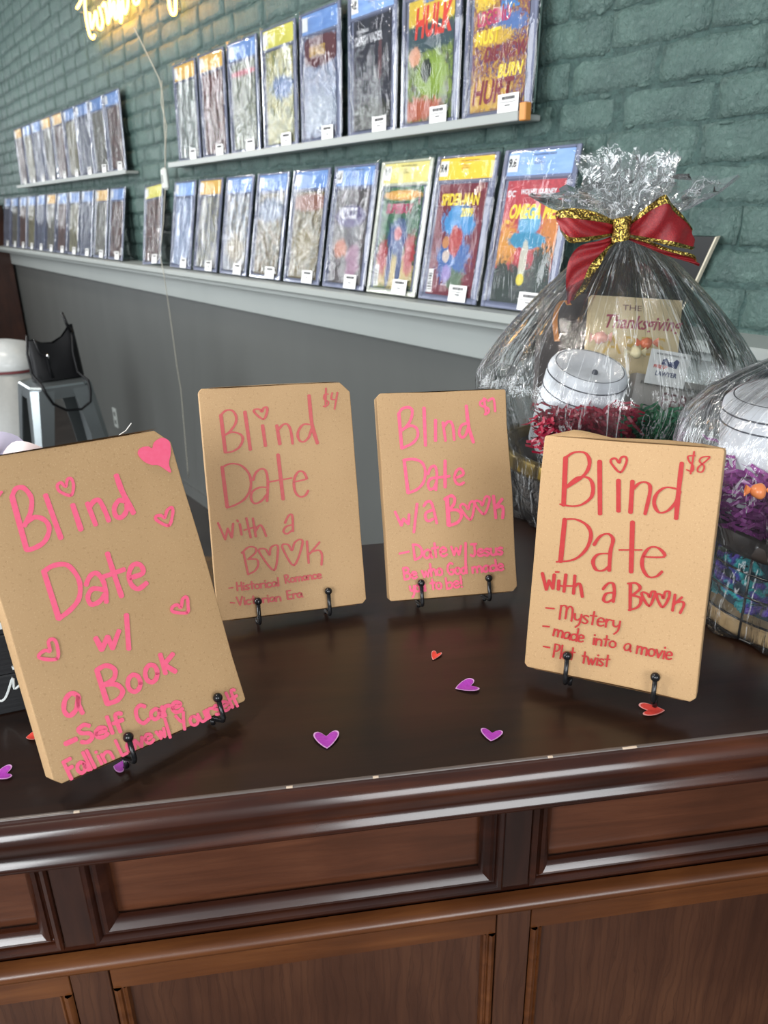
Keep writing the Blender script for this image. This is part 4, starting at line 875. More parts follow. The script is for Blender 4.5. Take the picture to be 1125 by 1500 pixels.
bt = [(), (), (), (), (), (('MCYCLE', .040, T['silver'], -.062, .192, .62, 0, 'LEFT'),),
      (('SUPERBOY', .032, T['magenta'], -.062, .205, .72, .15, 'LEFT'), ('THE RETURN', .010, T['yellow'], -.03, .244, 1, 0, 'LEFT'), ('1', .022, T['magenta'], .066, .226, 1, 0, 'LEFT')),
      (('SPIDER-MAN', .036, T['yellow'], -.070, .222, .66, 0, 'LEFT'), ('2099', .026, T['yellow'], .006, .196, .8, .1, 'LEFT')),
      (('WOLVES JOURNEY', .014, T['white'], -.040, .241, .85, .15, 'LEFT'), ('OMEGA MEN', .040, T['yellow'], -.066, .192, .66, .25, 'LEFT'), ('THE', .011, T['yellow'], -.076, .180, .8, 0, 'LEFT'), ('DC', .018, T['white'], -.078, .236, .9, 0, 'LEFT'))]
for i, (s, lab) in enumerate(bots):
    slab(lean_m(s, .082, ZL + .0035, L_LO), bl[i], G2, lab, CV[8 + i], i + 3, bt[i], grade={7: '9.4', 8: '9.6', 6: '9.7', 5: '9.8'}.get(i), pale=(i == 6), bars=i in (6, 7))
slab(lean_m(3.478, .078, ZL + .004, L_LO, -.06), 'dark cased comic leaning alone left of the hanging cable', G2, 'lime', FAR[0], 2, (), tagx=.05)
ordn = ['first', 'second', 'third', 'fourth', 'fifth', 'sixth', 'seventh', 'eighth', 'ninth', 'tenth', 'eleventh']
for i in range(9):
    slab(lean_m(5.775 - i * .2365, .034, ZS + .0035, L_UP), 'cased comic on the far upper shelf, %s from its left end' % ordn[i], G3, 'gold' if i in (0, 3, 4) else 'blue', FAR[(i * 3 + 0) % 4], i)
for i in range(11):
    slab(lean_m(6.45 - i * .248, .082, ZL + .0035, L_LO), 'cased comic at the far end of the ledge, %s from the left' % ordn[i], G4, 'gold' if i in (5, 9) else 'blue', FAR[(i * 3 + 2) % 4], i + 1)

# ================================================================== NEON SIGN AND ITS CABLE
def neon_mat(name, col, s):
    t = NT(name); e = t.n('ShaderNodeEmission'); e.inputs[0].default_value = (*C(col), 1); e.inputs[1].default_value = s; t.l(e.outputs[0], t.out.inputs[0]); return t.m
M_neon = neon_mat('glowing neon tube', '#ffb545', 16.0)
Pn = hitw(190, 0, .03); sn = (Pn - wallp(0, 0, 0)).dot(WDIR)
neon = thing('neon_sign', 'glowing yellow script neon sign high on the brick wall', 'neon sign', wall_m(sn, 0, Pn.z))
def NS(pts): return [(100 + x / 6.618, y / 6.618) for x, y in pts]
strokes = [[(85, 80), (122, 10), (160, -80)], [(160, -220), (160, 0), (168, 130), (190, 270), (215, 350), (240, 372), (252, 340)],
  [(205, 120), (222, 265), (238, 240), (262, 120), (274, 150), (285, 250), (318, 280), (332, 200), (300, 70)],
  [(330, 60), (352, 30), (372, 120), (384, 225), (400, 150), (392, 20)], [(400, -60), (412, 160), (430, 60), (445, 20), (452, 170), (475, 160), (480, 40)], [(478, -100), (492, 120), (508, 215), (520, 120), (508, 10)],
  [(520, -80), (536, 90), (552, 130), (575, 60), (578, -60)], [(625, -120), (632, 0), (652, 40), (682, 10), (690, -100)], [(968, -300), (975, 0), (992, 105), (1018, 140), (1040, 100), (1035, -100)]]
for st in strokes:
    P = [hitw(x, y, .035) for x, y in catmull(NS(st), 4)]
    m = MB(); m.tube(P, .0058, 7); m.build('neon_tube', M_neon, neon, world=True, smooth=True)
for (x, y) in ((118, 18), (136, 44), (176, 22), (252, 12)):
    A = hitw(x, y, .033); m = MB(); m.tube([A, A - WN * .033], .003, 6); m.build('standoff', M_ledge, neon, world=True)
M_cable = plain('white cable', C('#b9b5a6'), .5)
cab = thing('power_cable', 'thin pale cable with an inline white switch hanging down the brick wall', 'cable', wall_m(3.34, 0, DZ))
def cable(pts, off, r=.0022):
    P = [hitw(x, y, o) for (x, y), o in zip(pts, off)]
    Q = []
    for i in range(len(P) - 1):
        for k in range(4): Q.append(P[i].lerp(P[i + 1], k / 4))
    Q.append(P[-1]); m = MB(); m.tube(Q, r, 6); return m.build('cord', M_cable, cab, world=True, smooth=True)
cable([(196, 40), (207, 62), (222, 92), (233, 115), (238, 135), (240, 165), (242, 205), (242, 248)], [.03, .015, .015, .015, .02, .03, .04, .05])
cable([(237, 118), (236, 150), (244, 185), (243, 220), (242, 248)], [.015, .03, .03, .04, .05])
cable([(242, 276), (239, 330), (234, 372), (240, 402), (246, 440), (253, 490), (259, 535), (265, 570), (271, 640), (276, 700)], [.05, .07, .135, .137, .12, .10, .08, .06, .05, .04], .0018)
A = hitw(242, 262, .05); MB().box(-.022, .022, -.011, .011, -.042, .042, frame_m(A, -WDIR, -WN, ZV), bev=.009).build('switch', plain('white switch plastic', C('#c4c8c2'), .4), cab, world=True)
bb = MB(); bb.box(-.004, .004, -.0125, -.011, -.016, .016, frame_m(A, -WDIR, -WN, ZV), bev=.0006); bb.build('rocker', M_wains, cab, world=True)

# ================================================================== STOOL, HANDBAG, BIN
M_steel = plain('galvanised steel', C('#8f9698'), .33, .85, 14, .25, .002)
ZSEAT = DZ - .15
a = hitz(48, 570, ZSEAT); b = hitz(134, 558, ZSEAT); l_ = hitz(22, 553, ZSEAT)
ux = (b - a); ux.z = 0; SWD = ux.length * 1.06; ux.normalize(); uy = Vector((-ux.y, ux.x, 0))
mid = (a + b) / 2
st = thing('metal_stool', 'galvanised metal stool with a black handbag on its seat', 'stool', frame_m(Vector((mid.x, mid.y, 0)) + uy * SWD / 2, ux, uy, ZV))
hw = SWD / 2
def rrect(h, c, z): return [(h - c, -h, z), (h, -h + c, z), (h, h - c, z), (h - c, h, z), (-h + c, h, z), (-h, h - c, z), (-h, -h + c, z), (-h + c, -h, z)]
m = MB(); rings = [rrect(hw - .012, .03, ZSEAT - .004), rrect(hw - .004, .03, ZSEAT), rrect(hw, .032, ZSEAT - .006), rrect(hw + .002, .034, ZSEAT - .045), rrect(hw - .003, .034, ZSEAT - .045)]
m.add([v for r in rings for v in r], [(q * 8 + i, q * 8 + (i + 1) % 8, (q + 1) * 8 + (i + 1) % 8, (q + 1) * 8 + i) for q in range(4) for i in range(8)] + [tuple(range(8))])
m.build('seat', M_steel, st)
for sx in (-1, 1):
    for sy in (-1, 1):
        m = MB(); secs = []
        for z, o_, w_ in ((ZSEAT - .012, 0.0, .075), (ZSEAT - .2, .022, .060), (.0, .085, .030)):
            cx, cy = sx * (hw + o_), sy * (hw + o_); t_ = .004
            secs.append([(cx, cy - sy * w_, z), (cx, cy - sy * w_ * .3, z), (cx - sx * w_ * .3, cy, z), (cx - sx * w_, cy, z), (cx - sx * w_, cy - sy * t_, z), (cx - sx * w_ * .34, cy - sy * t_, z), (cx - sx * t_, cy - sy * w_ * .34, z), (cx - sx * t_, cy - sy * w_, z)])
        m.add([v for s in secs for v in s], [(q * 8 + i, q * 8 + (i + 1) % 8, (q + 1) * 8 + (i + 1) % 8, (q + 1) * 8 + i) for q in range(2) for i in range(8)])
        m.build('leg', M_steel, st)
for sg in (-1, 1):
    o_ = hw + .052; z = .28
    MB().box(-o_, o_, sg * o_ - .004, sg * o_ + .004, z, z + .022).build('brace', M_steel, st)
    MB().box(sg * o_ - .004, sg * o_ + .004, -o_, o_, z, z + .022).build('brace', M_steel, st)
M_leather = plain('black leather', (.002, .002, .003), .5, spec=.25)
bp = (hitz(62, 560, ZSEAT) + hitz(116, 550, ZSEAT)) / 2
bag = thing('handbag', 'black leather handbag with a strap hanging over the metal stool', 'handbag', frame_m(Vector((bp.x, bp.y, ZSEAT)) + uy * .035, ux, uy, ZV))
def bagf(u, v):
    th = u * 2 * pi; c, s_ = cos(th), sin(th); e = .55
    hgt = v; wx = .088 * (1 - .10 * hgt) ; wy = .045 * (1 - .72 * hgt ** 1.5)
    x = wx * math.copysign(abs(c) ** e, c); y = wy * math.copysign(abs(s_) ** e, s_)
    top = .160 + .026 * (x / .088) - .036 * max(0, 1 - abs((x - .005) / .062) ** 2)
    return Vector((x, y, top * hgt + .004 * noise.noise(Vector((x * 30, y * 30, hgt * 4)))))
m = MB(); m.grid(bagf, 28, 10, closed=True); m.add([bagf(i / 28, 0) for i in range(28)], [tuple(range(28))[::-1]]); m.build('body', M_leather, bag, smooth=True)
m = MB(); m.tube([(.062, -.03, .16), (.05, -.035, .195), (.046, -.02, .225), (.055, .0, .205), (.066, .01, .165)], .0045, 7); m.build('handle', M_leather, bag, smooth=True)
yb = -hw - .008 - (st.matrix_world.inverted() @ bag.matrix_world.translation).y
m = MB(); m.tube([(.070, -.02, .17), (.052, -.052, .09), (.056, -.056, .02), (.060, yb + .004, .004), (.062, yb, -.03), (.055, yb, -.07), (.02, yb, -.092), (-.03, yb, -.088), (-.070, yb, -.060), (-.088, yb, -.02), (-.094, yb + .004, .006), (-.097, -.045, .03), (-.096, -.03, .10), (-.082, -.015, .16)], .0046, 7); m.build('strap', M_leather, bag, smooth=True)
m = MB(); m.ball((-.035, -.046, .085), .007, 8, 6, (.9, .6, 1.3)); m.build('clasp', plain('silver clasp', (.8, .8, .8), .15, 1.0), bag, smooth=True)
m = MB(); m.tube([(-.064, -.030, .145), (-.058, -.042, .10), (-.038, -.047, .085), (-.036, -.05, .04), (-.03, -.05, .01)], .004, 6); m.build('flap_seam', M_leather, bag, smooth=True)
bz = DZ - .27
B0 = hitz(4, 548, bz); bn = thing('trash_bin', 'pale grey waste bin with a domed white lid behind the stool', 'bin', frame_m(Vector((B0.x, B0.y, 0)) + Vector((-.10, .20, 0)), Vector((1, 0, 0)), Vector((0, 1, 0)), ZV))
M_bin = plain('pale grey plastic', C('#8b8c89'), .4); M_lid = plain('white plastic', C('#b9bcbb'), .3)
def rb_prof(prof, n=28, e=.7):
    m = MB(); vs = []
    for r, z in prof:
        for k in range(n):
            c, s_ = cos(2 * pi * k / n), sin(2 * pi * k / n); vs.append((r * math.copysign(abs(c) ** e, c), r * .8 * math.copysign(abs(s_) ** e, s_), z))
    m.add(vs, [(i * n + k, i * n + (k + 1) % n, (i + 1) * n + (k + 1) % n, (i + 1) * n + k) for i in range(len(prof) - 1) for k in range(n)]); return m
rb_prof([(.01, 0), (.125, 0), (.13, .01), (.185, bz - .012), (.18, bz - .012)]).build('body', M_bin, bn, smooth=True)
rb_prof([(.188, bz - .014), (.190, bz - .006), (.188, bz)]).build('liner_edge', plain('dark red liner edge', C('#6a2f32'), .5), bn, smooth=True)
rb_prof([(.192, bz), (.192, bz + .02), (.186, bz + .04), (.165, bz + .075), (.12, bz + .108), (.06, bz + .122), (.0, bz + .125)]).build('lid', M_lid, bn, smooth=True)

# ================================================================== BLACK SIGN AND FLOWER AT THE LEFT
a = hitz(0, 1048); b = hitz(38, 1040); ux = (b - a).normalized(); uy = Vector((-ux.y, ux.x, 0))
sg = thing('box_sign', 'black box sign with white lettering behind the largest wrapped book', 'sign', frame_m(a, ux, uy, ZV))
def sboard():
    t = NT('black painted boards'); n = t.noise(t.coord(scale=(3, 1, 90)), 3, 3); return t.pbr(t.mix(n.outputs[0], (.006, .006, .007), (.025, .026, .028)), .45, 0, t.bump(n.outputs[0], .3, .001))
M_sb = sboard()
for i in range(4): MB().box(-.20, .040, 0, .026, .0 + i * .038, .0375 + i * .038, bev=.0012).build('board', M_sb, sg)
IS = sg.matrix_world.inverted()
def sl(x, y): return IS @ hit(x, y, a, -uy)
M_wp = plain('white paint', C('#dfe4e2'), .5)
for (x0, y0, x1, y1) in ((-18, 895, 3.5, 901), (-18, 915, 3.5, 921)):
    p = sl(x0, y0); q = sl(x1, y1); MB().box(p.x, q.x, -.0008, .0002, q.z, p.z).build('letter', M_wp, sg)
for pts, r in (([(-14, 1000), (-6, 1020), (2, 1026), (10, 1018), (19, 992), (21, 1008), (30, 1002)], .0011), ([(19, 975), (21, 979)], .0016)):
    m = MB(); m.tube([(lambda p: (p.x, -.0006, p.z))(sl(*q)) for q in (catmull(pts, 4) if len(pts) > 2 else pts)], r, 6); m.build('letter', M_wp, sg)
fp = hit(16, 655, Vector((0, .62, 0)), Vector((0, -1, 0)))
fw = thing('artificial_flower', 'pale lavender and cream flower peeking over the largest wrapped book', 'flower', Matrix.Translation(Vector((fp.x, fp.y, fp.z))))
for i, (dx, dz, r, col, dy) in enumerate(((-.020, .000, .022, '#b9b2c6', .012), (.006, -.006, .022, '#d8c6c4', 0), (.022, -.010, .016, '#d9d2cc', .004), (-.03, -.02, .020, '#a9a2bc', -.004), (.0, -.024, .022, '#cdbcc2', -.008), (.02, -.028, .018, '#c9bcc6', -.002))):
    def pf(u, v, r=r, dx=dx, dz=dz, dy=dy, i=i):
        an = u * pi; rr = v * r; return Vector((dx + rr * cos(an), dy + .010 * (v ** 2) + .003 * sin(an * 3 + i), dz - .012 + rr * sin(an) * .95 + .0))
    m = MB(); m.grid(pf, 12, 5); m.build('petal', plain('petal %d' % i, C(col), .6), fw, smooth=True)
m = MB(); m.tube([(0, .006, -.012), (.004, .012, -.10), (0, .01, DZ - fp.z + .012)], .0018, 6); m.build('stem', plain('green stem', C('#4c5a3c'), .6), fw, smooth=True)
m = MB(); m.lathe([(.0, .0), (.02, .0), (.022, .004), (.012, .02), (.014, .06), (.012, .062), (.008, .02), (.0, .01)], 20, Matrix.Translation((0, .01, DZ - fp.z))); m.build('vase', M_lid, fw, smooth=True)
# stray thread
P = [hit(x, y, book_frame(1)[0], -book_frame(1)[3]) + book_frame(1)[3] * .016 for x, y in ((176, 640), (186, 630), (195, 624), (203, 613))]
th = MB(); th.tube([P[0].lerp(P[1], .5), P[1], P[2], P[3]], .0004, 5); tag(th.build('thread', M_white), 'short white curling thread sticking up behind the largest wrapped book', 'thread')
#==P4==
# ================================================================== GIFT BASKETS
def crinkle(name_mat, n, region, parent, name, seed, ln=(.02, .05), wd=.0035):
    r = random.Random(seed); m = MB()
    for i in range(n):
        p = region(r); a = r.uniform(0, 2 * pi); el = r.uniform(-.5, .7); d = Vector((cos(a) * cos(el), sin(a) * cos(el), sin(el))); L = r.uniform(*ln)
        sd = d.orthogonal().normalized(); up = d.cross(sd); k = 7; tw = r.uniform(-2, 2); cv = r.uniform(-.012, .012); vs = []
        for j in range(k):
            t = j / (k - 1) - .5; c = p + d * L * t + up * (cv * (1 - 4 * t * t)) + up * .0018 * (-1) ** j
            w = (sd * cos(tw * t) + up * sin(tw * t)) * wd * .5; vs += [c - w, c + w]
        m.add(vs, [(2 * j, 2 * j + 1, 2 * j + 3, 2 * j + 2) for j in range(k - 1)])
    o = m.build(name, name_mat, parent, world=parent is not None); return o
c1 = Vector((.306, 1.000, DZ))
gb = thing('gift_basket', 'cellophane wrapped gift basket tied with a red and gold bow', 'gift basket', Matrix.Translation(c1))
M_goldband = plain('dark gold rim', C('#7d6526'), .3, .5, 30, .4, .001)
m = MB(); m.lathe([(.131, .074), (.138, .073), (.140, .078), (.140, .092), (.138, .097), (.131, .096), (.131, .074)], 48); m.build('rim_band', M_goldband, gb, smooth=True)
M_wire = plain('dark wire', (.02, .018, .015), .3, .6)
for z, r in ((.006, .108), (.030, .118), (.053, .126)):
    m = MB(); m.tube([(r * cos(2 * pi * i / 40), r * sin(2 * pi * i / 40), z) for i in range(40)], .0011, 5, closed=True); m.build('wire_ring', M_wire, gb, smooth=True)
for i in range(16):
    a = 2 * pi * i / 16 + .1; m = MB(); m.tube([((.108 + .030 * t / 3) * cos(a), (.108 + .030 * t / 3) * sin(a), .006 + .070 * t / 3) for t in range(4)], .0010, 5); m.build('upright_wire', M_wire, gb, smooth=True)
MB().lathe([(0, .002), (.106, .002), (.108, .005), (.0, .006)], 40).build('base', M_frame, gb, smooth=True)
M_knit = plain('grey brown wool', C('#5f5853'), .85, 0, 300, .6, .001)
m = MB()
for i in range(40):
    a = 2 * pi * i / 40
    for j in range(10):
        z = .010 + j * .0078; r = .102 + .022 * z / .08
        for sg_ in (-1, 1):
            aa = a + sg_ * .030; R = Matrix.Rotation(aa, 4, 'Z') @ Matrix.Rotation(sg_ * .55, 4, 'X')
            m.ball((r * cos(aa), r * sin(aa), z), 1, 6, 4, (.0036, .0036, .0072), R)
kn = m.build('knitted_liner', M_knit, gb, smooth=True, kind='stuff')
m = MB(); m.lathe([(.10, .008), (.118, .090), (.0, .088)], 32); m.build('liner_backing', plain('dark wool', C('#2b2725'), .9), gb, smooth=True)
# cellophane tent
def cel(prof, cx, ncx, cz, amp, nf, seed, top_asym=0.0):
    def f(u, v):
        th = 2 * pi * u; k = v * (len(prof) - 1); i = min(int(k), len(prof) - 2); t = k - i
        r = prof[i][0] * (1 - t) + prof[i + 1][0] * t; z = prof[i][1] * (1 - t) + prof[i + 1][1] * t
        sh = ncx * (z / cz) ** 2
        ripple = amp * (sin(th * nf + 2.2 * noise.noise(Vector((th * 1.5, v * 2, seed)))) * .5 + .9 * noise.noise(Vector((cos(th) * 3.2, sin(th) * 3.2, v * 2.2 + seed))))
        r = r * (1 + ripple * (0.35 + .65 * min(1, r / .08)))
        return Vector((cx + sh + r * cos(th), r * sin(th) * .92, z))
    return f
P1 = [(.118, .001), (.130, .004), (.142, .03), (.147, .07), (.150, .10), (.164, .135), (.178, .165), (.181, .190), (.168, .215), (.146, .245), (.121, .275), (.094, .303), (.066, .330), (.036, .352), (.014, .366), (.012, .372)]
def uvgrid(name, f, nu, nv, mat, parent, su=1.0, sv=1.0):
    m = MB(); m.grid(f, nu, nv); o = m.build(name, mat, parent, smooth=(nu > 150)); uv = o.data.uv_layers.new(name='UVMap'); w = nu + 1
    for lp in o.data.loops:
        i = lp.vertex_index; uv.data[lp.index].uv = ((i % w) / nu * su, (i // w) / nv * sv)
    return o
wr = uvgrid('cellophane_wrap', cel(P1, 0, .0, .37, .055, 17, 3.1), 220, 44, M_cello, gb)
def ruf(r0, z0, z1, rmax, seed, wing, nf):
    def f(u, v):
        th = 2 * pi * u
        wv = max(0.0, cos(th - pi)) ** 3 * wing[0] + max(0.0, cos(th)) ** 3 * wing[1]
        fl = r0 + (rmax * (1 + wv)) * (1 - (1 - v) ** 2.2)
        n1 = noise.noise(Vector((cos(th) * 2.6, sin(th) * 2.6, v * 2.5 + seed))); n2 = noise.noise(Vector((cos(th) * 7, sin(th) * 7, v * 6 + seed * 2)))
        r = fl * (1 + v * (.32 * sin(nf * th + 3 * n1) + .30 * n1 + .22 * n2))
        z = z0 + (z1 - z0) * (v - .30 * v * v * wv) + v * (.020 * n1 + .012 * n2)
        return Vector((r * cos(th), r * sin(th) * .8, z))
    return f
uvgrid('ruffle', ruf(.012, .370, .456, .036, 1.3, (.15, .1), 5), 64, 14, M_cello2, gb)
uvgrid('ruffle', ruf(.010, .370, .448, .026, 5.7, (.2, .2), 4), 48, 12, M_cello2, gb)
uvgrid('ruffle', ruf(.013, .369, .425, .050, 8.9, (.75, .5), 6), 70, 12, M_cello2, gb)
# ribbon bow: lofted strips with gold woven edges
def organza():
    t = NT('red organza'); n = t.noise(t.coord(), 900, 2, .6); c = t.mix(t.math('GREATER_THAN', n.outputs[0], .56), C('#7a0f1a'), C('#b92c28')); v = t.noise(t.coord(), 30, 3)
    c = t.mix(v.outputs[0], c, C('#86131e')); return t.pbr(c, .38, 0, t.bump(n.outputs[0], .6, .001))
def goldm():
    t = NT('gold woven edge'); n = t.noise(t.coord(), 420, 2, .7); c = t.mix(t.math('GREATER_THAN', n.outputs[0], .54), C('#5e4a1c'), C('#d9bf68')); return t.pbr(c, .25, .8, t.bump(n.outputs[0], .8, .0015))
M_org = organza(); M_gold = goldm()
bow = thing_bow = bpy.data.objects.new('bow', None); COL.objects.link(bow); bow.parent = gb; bow['label'] = 'red ribbon bow with gold edges'
bow.location = (0, 0, 0); bow.matrix_world = gb.matrix_world.copy(); bow.matrix_parent_inverse = Matrix.Identity(4); bow.matrix_basis = Matrix.Identity(4)
bpy.context.view_layer.update()
def ribbon(secs, name='ribbon_loop', gold=(.16, .16), n=9):
    # secs: ((x,y) one edge, (x,y) other edge, depth of the first, depth of the second), px read on the photograph at the bow's depth
    A = [(*s[0], s[2]) for s in secs]; B = [(*s[1], s[3]) for s in secs]
    def cm(L):
        q = [L[0]] + L + [L[-1]]; o = []
        for i in range(1, len(q) - 2):
            for k in range(6):
                t = k / 6; o.append(tuple(0.5 * (2 * q[i][d] + (q[i + 1][d] - q[i - 1][d]) * t + (2 * q[i - 1][d] - 5 * q[i][d] + 4 * q[i + 1][d] - q[i + 2][d]) * t * t + (3 * q[i][d] - q[i - 1][d] - 3 * q[i + 1][d] + q[i + 2][d]) * t ** 3) for d in range(3)))
        o.append(L[-1]); return o
    A = cm(A); B = cm(B); ys = [0, gold[0], gold[0] + .001] + [gold[0] + (1 - gold[0] - gold[1]) * i / n for i in range(1, n)] + [1 - gold[1] - .001, 1 - gold[1], 1]
    def pt(i, t):
        a = atY(A[i][0], A[i][1], A[i][2]); b = atY(B[i][0], B[i][1], B[i][2]); p = a.lerp(b, t)
        return p + Vector((0, 1, 0)) * (.003 * sin(t * 9 + i * .5) * (1 if 0 < t < 1 else 0))
    def sheet(ts, mat, nm, off):
        m = MB(); w = len(ts); vs = [pt(i, t) - Vector((0, off, 0)) for i in range(len(A)) for t in ts]
        m.add(vs, [(i * w + j, i * w + j + 1, (i + 1) * w + j + 1, (i + 1) * w + j) for i in range(len(A) - 1) for j in range(w - 1)])
        o = m.build(nm, mat, bow, world=True, smooth=True); return o
    o = sheet([gold[0] * .9] + ys[3:-3] + [1 - gold[1] * .9] if (gold[0] or gold[1]) else [i / n for i in range(n + 1)], M_org, name, 0)
    for a, b in ((0, gold[0]), (1 - gold[1], 1)):
        if b - a > .01: sheet([a, (a + b) / 2, b], M_gold, 'gold_edge', .0006)
D0 = .965
ribbon([((905, 326), (905, 343), D0, D0), ((880, 318), (878, 350), D0 - .012, D0 - .012), ((850, 311), (842, 356), D0 - .018, D0 - .022), ((826, 309), (830, 352), D0 - .012, D0 - .018), ((813, 316), (822, 340), D0 + .0, D0 - .004)], gold=(.22, .18))
ribbon([((902, 324), (903, 334), D0 + .006, D0 + .006), ((872, 310), (870, 324), D0 + .010, D0 + .002), ((842, 305), (838, 322), D0 + .012, D0), ((820, 307), (818, 320), D0 + .010, D0 - .004), ((814, 312), (815, 322), D0 + .004, D0 - .006)], gold=(.42, 0))
ribbon([((918, 332), (920, 344), D0, D0), ((936, 312), (940, 350), D0 - .012, D0 - .012), ((955, 297), (965, 356), D0 - .018, D0 - .018), ((974, 285), (985, 361), D0 - .016, D0 - .02), ((984, 298), (1004, 364), D0 - .008, D0 - .014), ((1000, 315), (1014, 366), D0, D0 - .004), ((1014, 334), (1018, 362), D0 + .008, D0 + .004)], gold=(.17, .10))
ribbon([((903, 343), (908, 350), D0, D0), ((880, 352), (892, 365), D0 - .006, D0 - .006), ((850, 360), (880, 386), D0 - .010, D0 - .008), ((834, 380), (868, 405), D0 - .010, D0 - .010), ((829, 410), (856, 425), D0 - .010, D0 - .012), ((831, 446), (842, 438), D0 - .008, D0 - .012)], 'ribbon_tail', gold=(0, .26))
ribbon([((920, 346), (918, 350), D0, D0), ((948, 352), (946, 362), D0 - .010, D0 - .006), ((980, 364), (976, 374), D0 - .012, D0 - .008), ((1014, 372), (1008, 384), D0 - .010, D0 - .006), ((1020, 380), (1026, 391), D0 - .006, D0 - .004)], 'ribbon_tail', gold=(.45, 0))
ko = atY(910, 336, D0 - .008)
m = MB(); m.grid(lambda u, v: ko + Vector((.0105 * sin(2 * pi * u) * (1 + .08 * sin(9 * v)), .009 * cos(2 * pi * u), (v - .5) * .026 + .002 * sin(2 * pi * u))), 20, 6, closed=True); m.build('knot', M_gold, bow, world=True, smooth=True)

M_mug = plain('white towelling', C('#d3d6dc'), .7, 0, 120, .15, .001); M_line = plain('dark line', C('#3b3e48'), .6)
def canister(name, label, c, r, hgt, tilt, yaw, rings, tx=.0):
    M = Matrix.Translation(c) @ Matrix.Rotation(tx, 4, 'X') @ Matrix.Rotation(tilt, 4, 'Y') @ Matrix.Rotation(yaw, 4, 'Z')
    t = thing(name, label, 'canister', M, 'white line ringed canisters in the gift baskets')
    m = MB(); m.lathe([(0, 0), (r * .92, 0), (r * .98, .004), (r, hgt * .3), (r, hgt * .86), (r * .97, hgt * .95), (r * .90, hgt), (r * .80, hgt * 1.005), (r * .5, hgt * .985), (0, hgt * .98)], 48); m.build('body', M_mug, t, smooth=True)
    for z, k in rings:
        m = MB(); m.tube([(r * k * cos(2 * pi * i / 60), r * k * sin(2 * pi * i / 60), z * hgt) for i in range(60)], .0009, 5, closed=True); m.build('dark_ring', M_line, t, smooth=True)
    m = MB(); m.ball((0, -.3 * r, hgt * .993), .004, 8, 6); m.build('tie_hole', M_line, t)
    return t
A0 = atY(862, 612, .92)
canister('ringed_canister', 'white canister ringed with thin dark lines inside the bow topped basket', Vector((A0.x - .016, .965, DZ + .105)), .050, .118, .13, .2, [(.60, 1.004), (.73, 1.004), (.90, .992), (.998, .84)], .30)
def ann(c, r0, r1, z0, z1):
    def f(r):
        a = r.uniform(0, 2 * pi); q = r.uniform(r0, r1); return Vector((c.x + q * cos(a), c.y + q * sin(a), r.uniform(z0, z1)))
    return f
def boxr(x0, x1, y0, y1, z0, z1): return lambda r: Vector((r.uniform(x0, x1), r.uniform(y0, y1), r.uniform(z0, z1)))
def shred(lbl, col, region, n, seed, name='paper_shred', ln=(.02, .05)):
    mt = plain(name + str(seed), C(col), .25)
    o = crinkle(mt, n, region, None, name, seed, ln); tag(o, lbl, 'paper shred', kind='stuff'); return o
l_ = atY(782, 622, .93); rr_ = atY(908, 622, .93)
shred('crinkled dark red paper shred round the ringed canister', '#8c1630', boxr(l_.x, rr_.x, .870, .905, atY(860, 650, .89).z, atY(860, 600, .89).z), 420, 21)
l_ = atY(912, 622, .90); rr_ = atY(995, 622, .90)
shred('crinkled green paper shred beside the grey paperback', '#1d6b45', boxr(l_.x, rr_.x, .870, .910, atY(950, 650, .89).z, atY(950, 608, .89).z), 300, 22)
def qframe(tl, tr, bl, Yt, Yb):
    a = atY(*tl, Yt); b = atY(*tr, Yt); c = atY(*bl, Yb); x = (b - a); w = x.length; x.normalize(); z = (a - c); z = z - x * z.dot(x); h = z.length; z.normalize(); y = z.cross(x)
    return frame_m(a - z * h, x, y, z), w, h
def flat_box(name, label, cat, tl, tr, bl, Yt, Yb, t, mat, mats=None):
    M, w, h = qframe(tl, tr, bl, Yt, Yb); o = thing(name, label, cat, M); return o, w, h
M_greyc = plain('grey book cover', C('#9a9590'), .45); M_pg = plain('page edges', C('#d8cfba'), .8); M_cream = plain('cream print', C('#cdb98f'), .5)
def paperback(o, w, h, t, cm):
    MB().box(0, w, 0, .0012, 0, h, bev=.0003).build('front_cover', cm, o); MB().box(0, w, t - .0012, t, 0, h, bev=.0003).build('back_cover', cm, o)
    MB().box(.001, w - .002, .0012, t - .0012, .002, h - .002).build('pages', M_pg, o); MB().box(-.0008, .0006, 0, t, 0, h).build('spine', cm, o)
pb, w, h = flat_box('paperback_book', 'grey paperback with a serif title inside the bow topped basket', 'book', (934, 546), (1052, 568), (914, 660), .955, .93, .02, None)
paperback(pb, w, h, .022, M_greyc)
M_tx = plain('maroon grey print', C('#6a4448'), .5)
text_part('#1 NEW YORK TIMES BESTSELLING AUTHOR', .0068, M_dark, pb, Matrix.Translation((.006, -.0006, h - .012)) @ XZ, 'cover_print', .66)
text_part('FERN', .026, M_tx, pb, Matrix.Translation((.036, -.0006, h - .036)) @ XZ, 'cover_print', .9)
text_part('MICHAELS', .026, M_tx, pb, Matrix.Translation((.010, -.0006, h - .060)) @ XZ, 'cover_print', .72)
text_part('Cut and Run', .010, M_dark, pb, Matrix.Translation((.008, -.0006, h - .074)) @ XZ, 'cover_print', 1.0)
bc_, w, h = flat_box('business_card', 'white business card with blue and red print propped above the grey paperback', 'card', (955, 510), (1013, 520), (946, 546), .945, .94, .0005, None)
h += .012; bc_.matrix_world = bc_.matrix_world @ Matrix.Translation((0, 0, -.012)); bpy.context.view_layer.update()
MB().box(0, w, 0, .0006, 0, h).build('card', M_white, bc_)
M_navy = plain('navy print', C('#2b3560'), .5)
text_part('www.johnmason.com', .0050, M_dark, bc_, Matrix.Translation((.007, -.0005, h - .006)) @ XZ, 'card_print', .85)
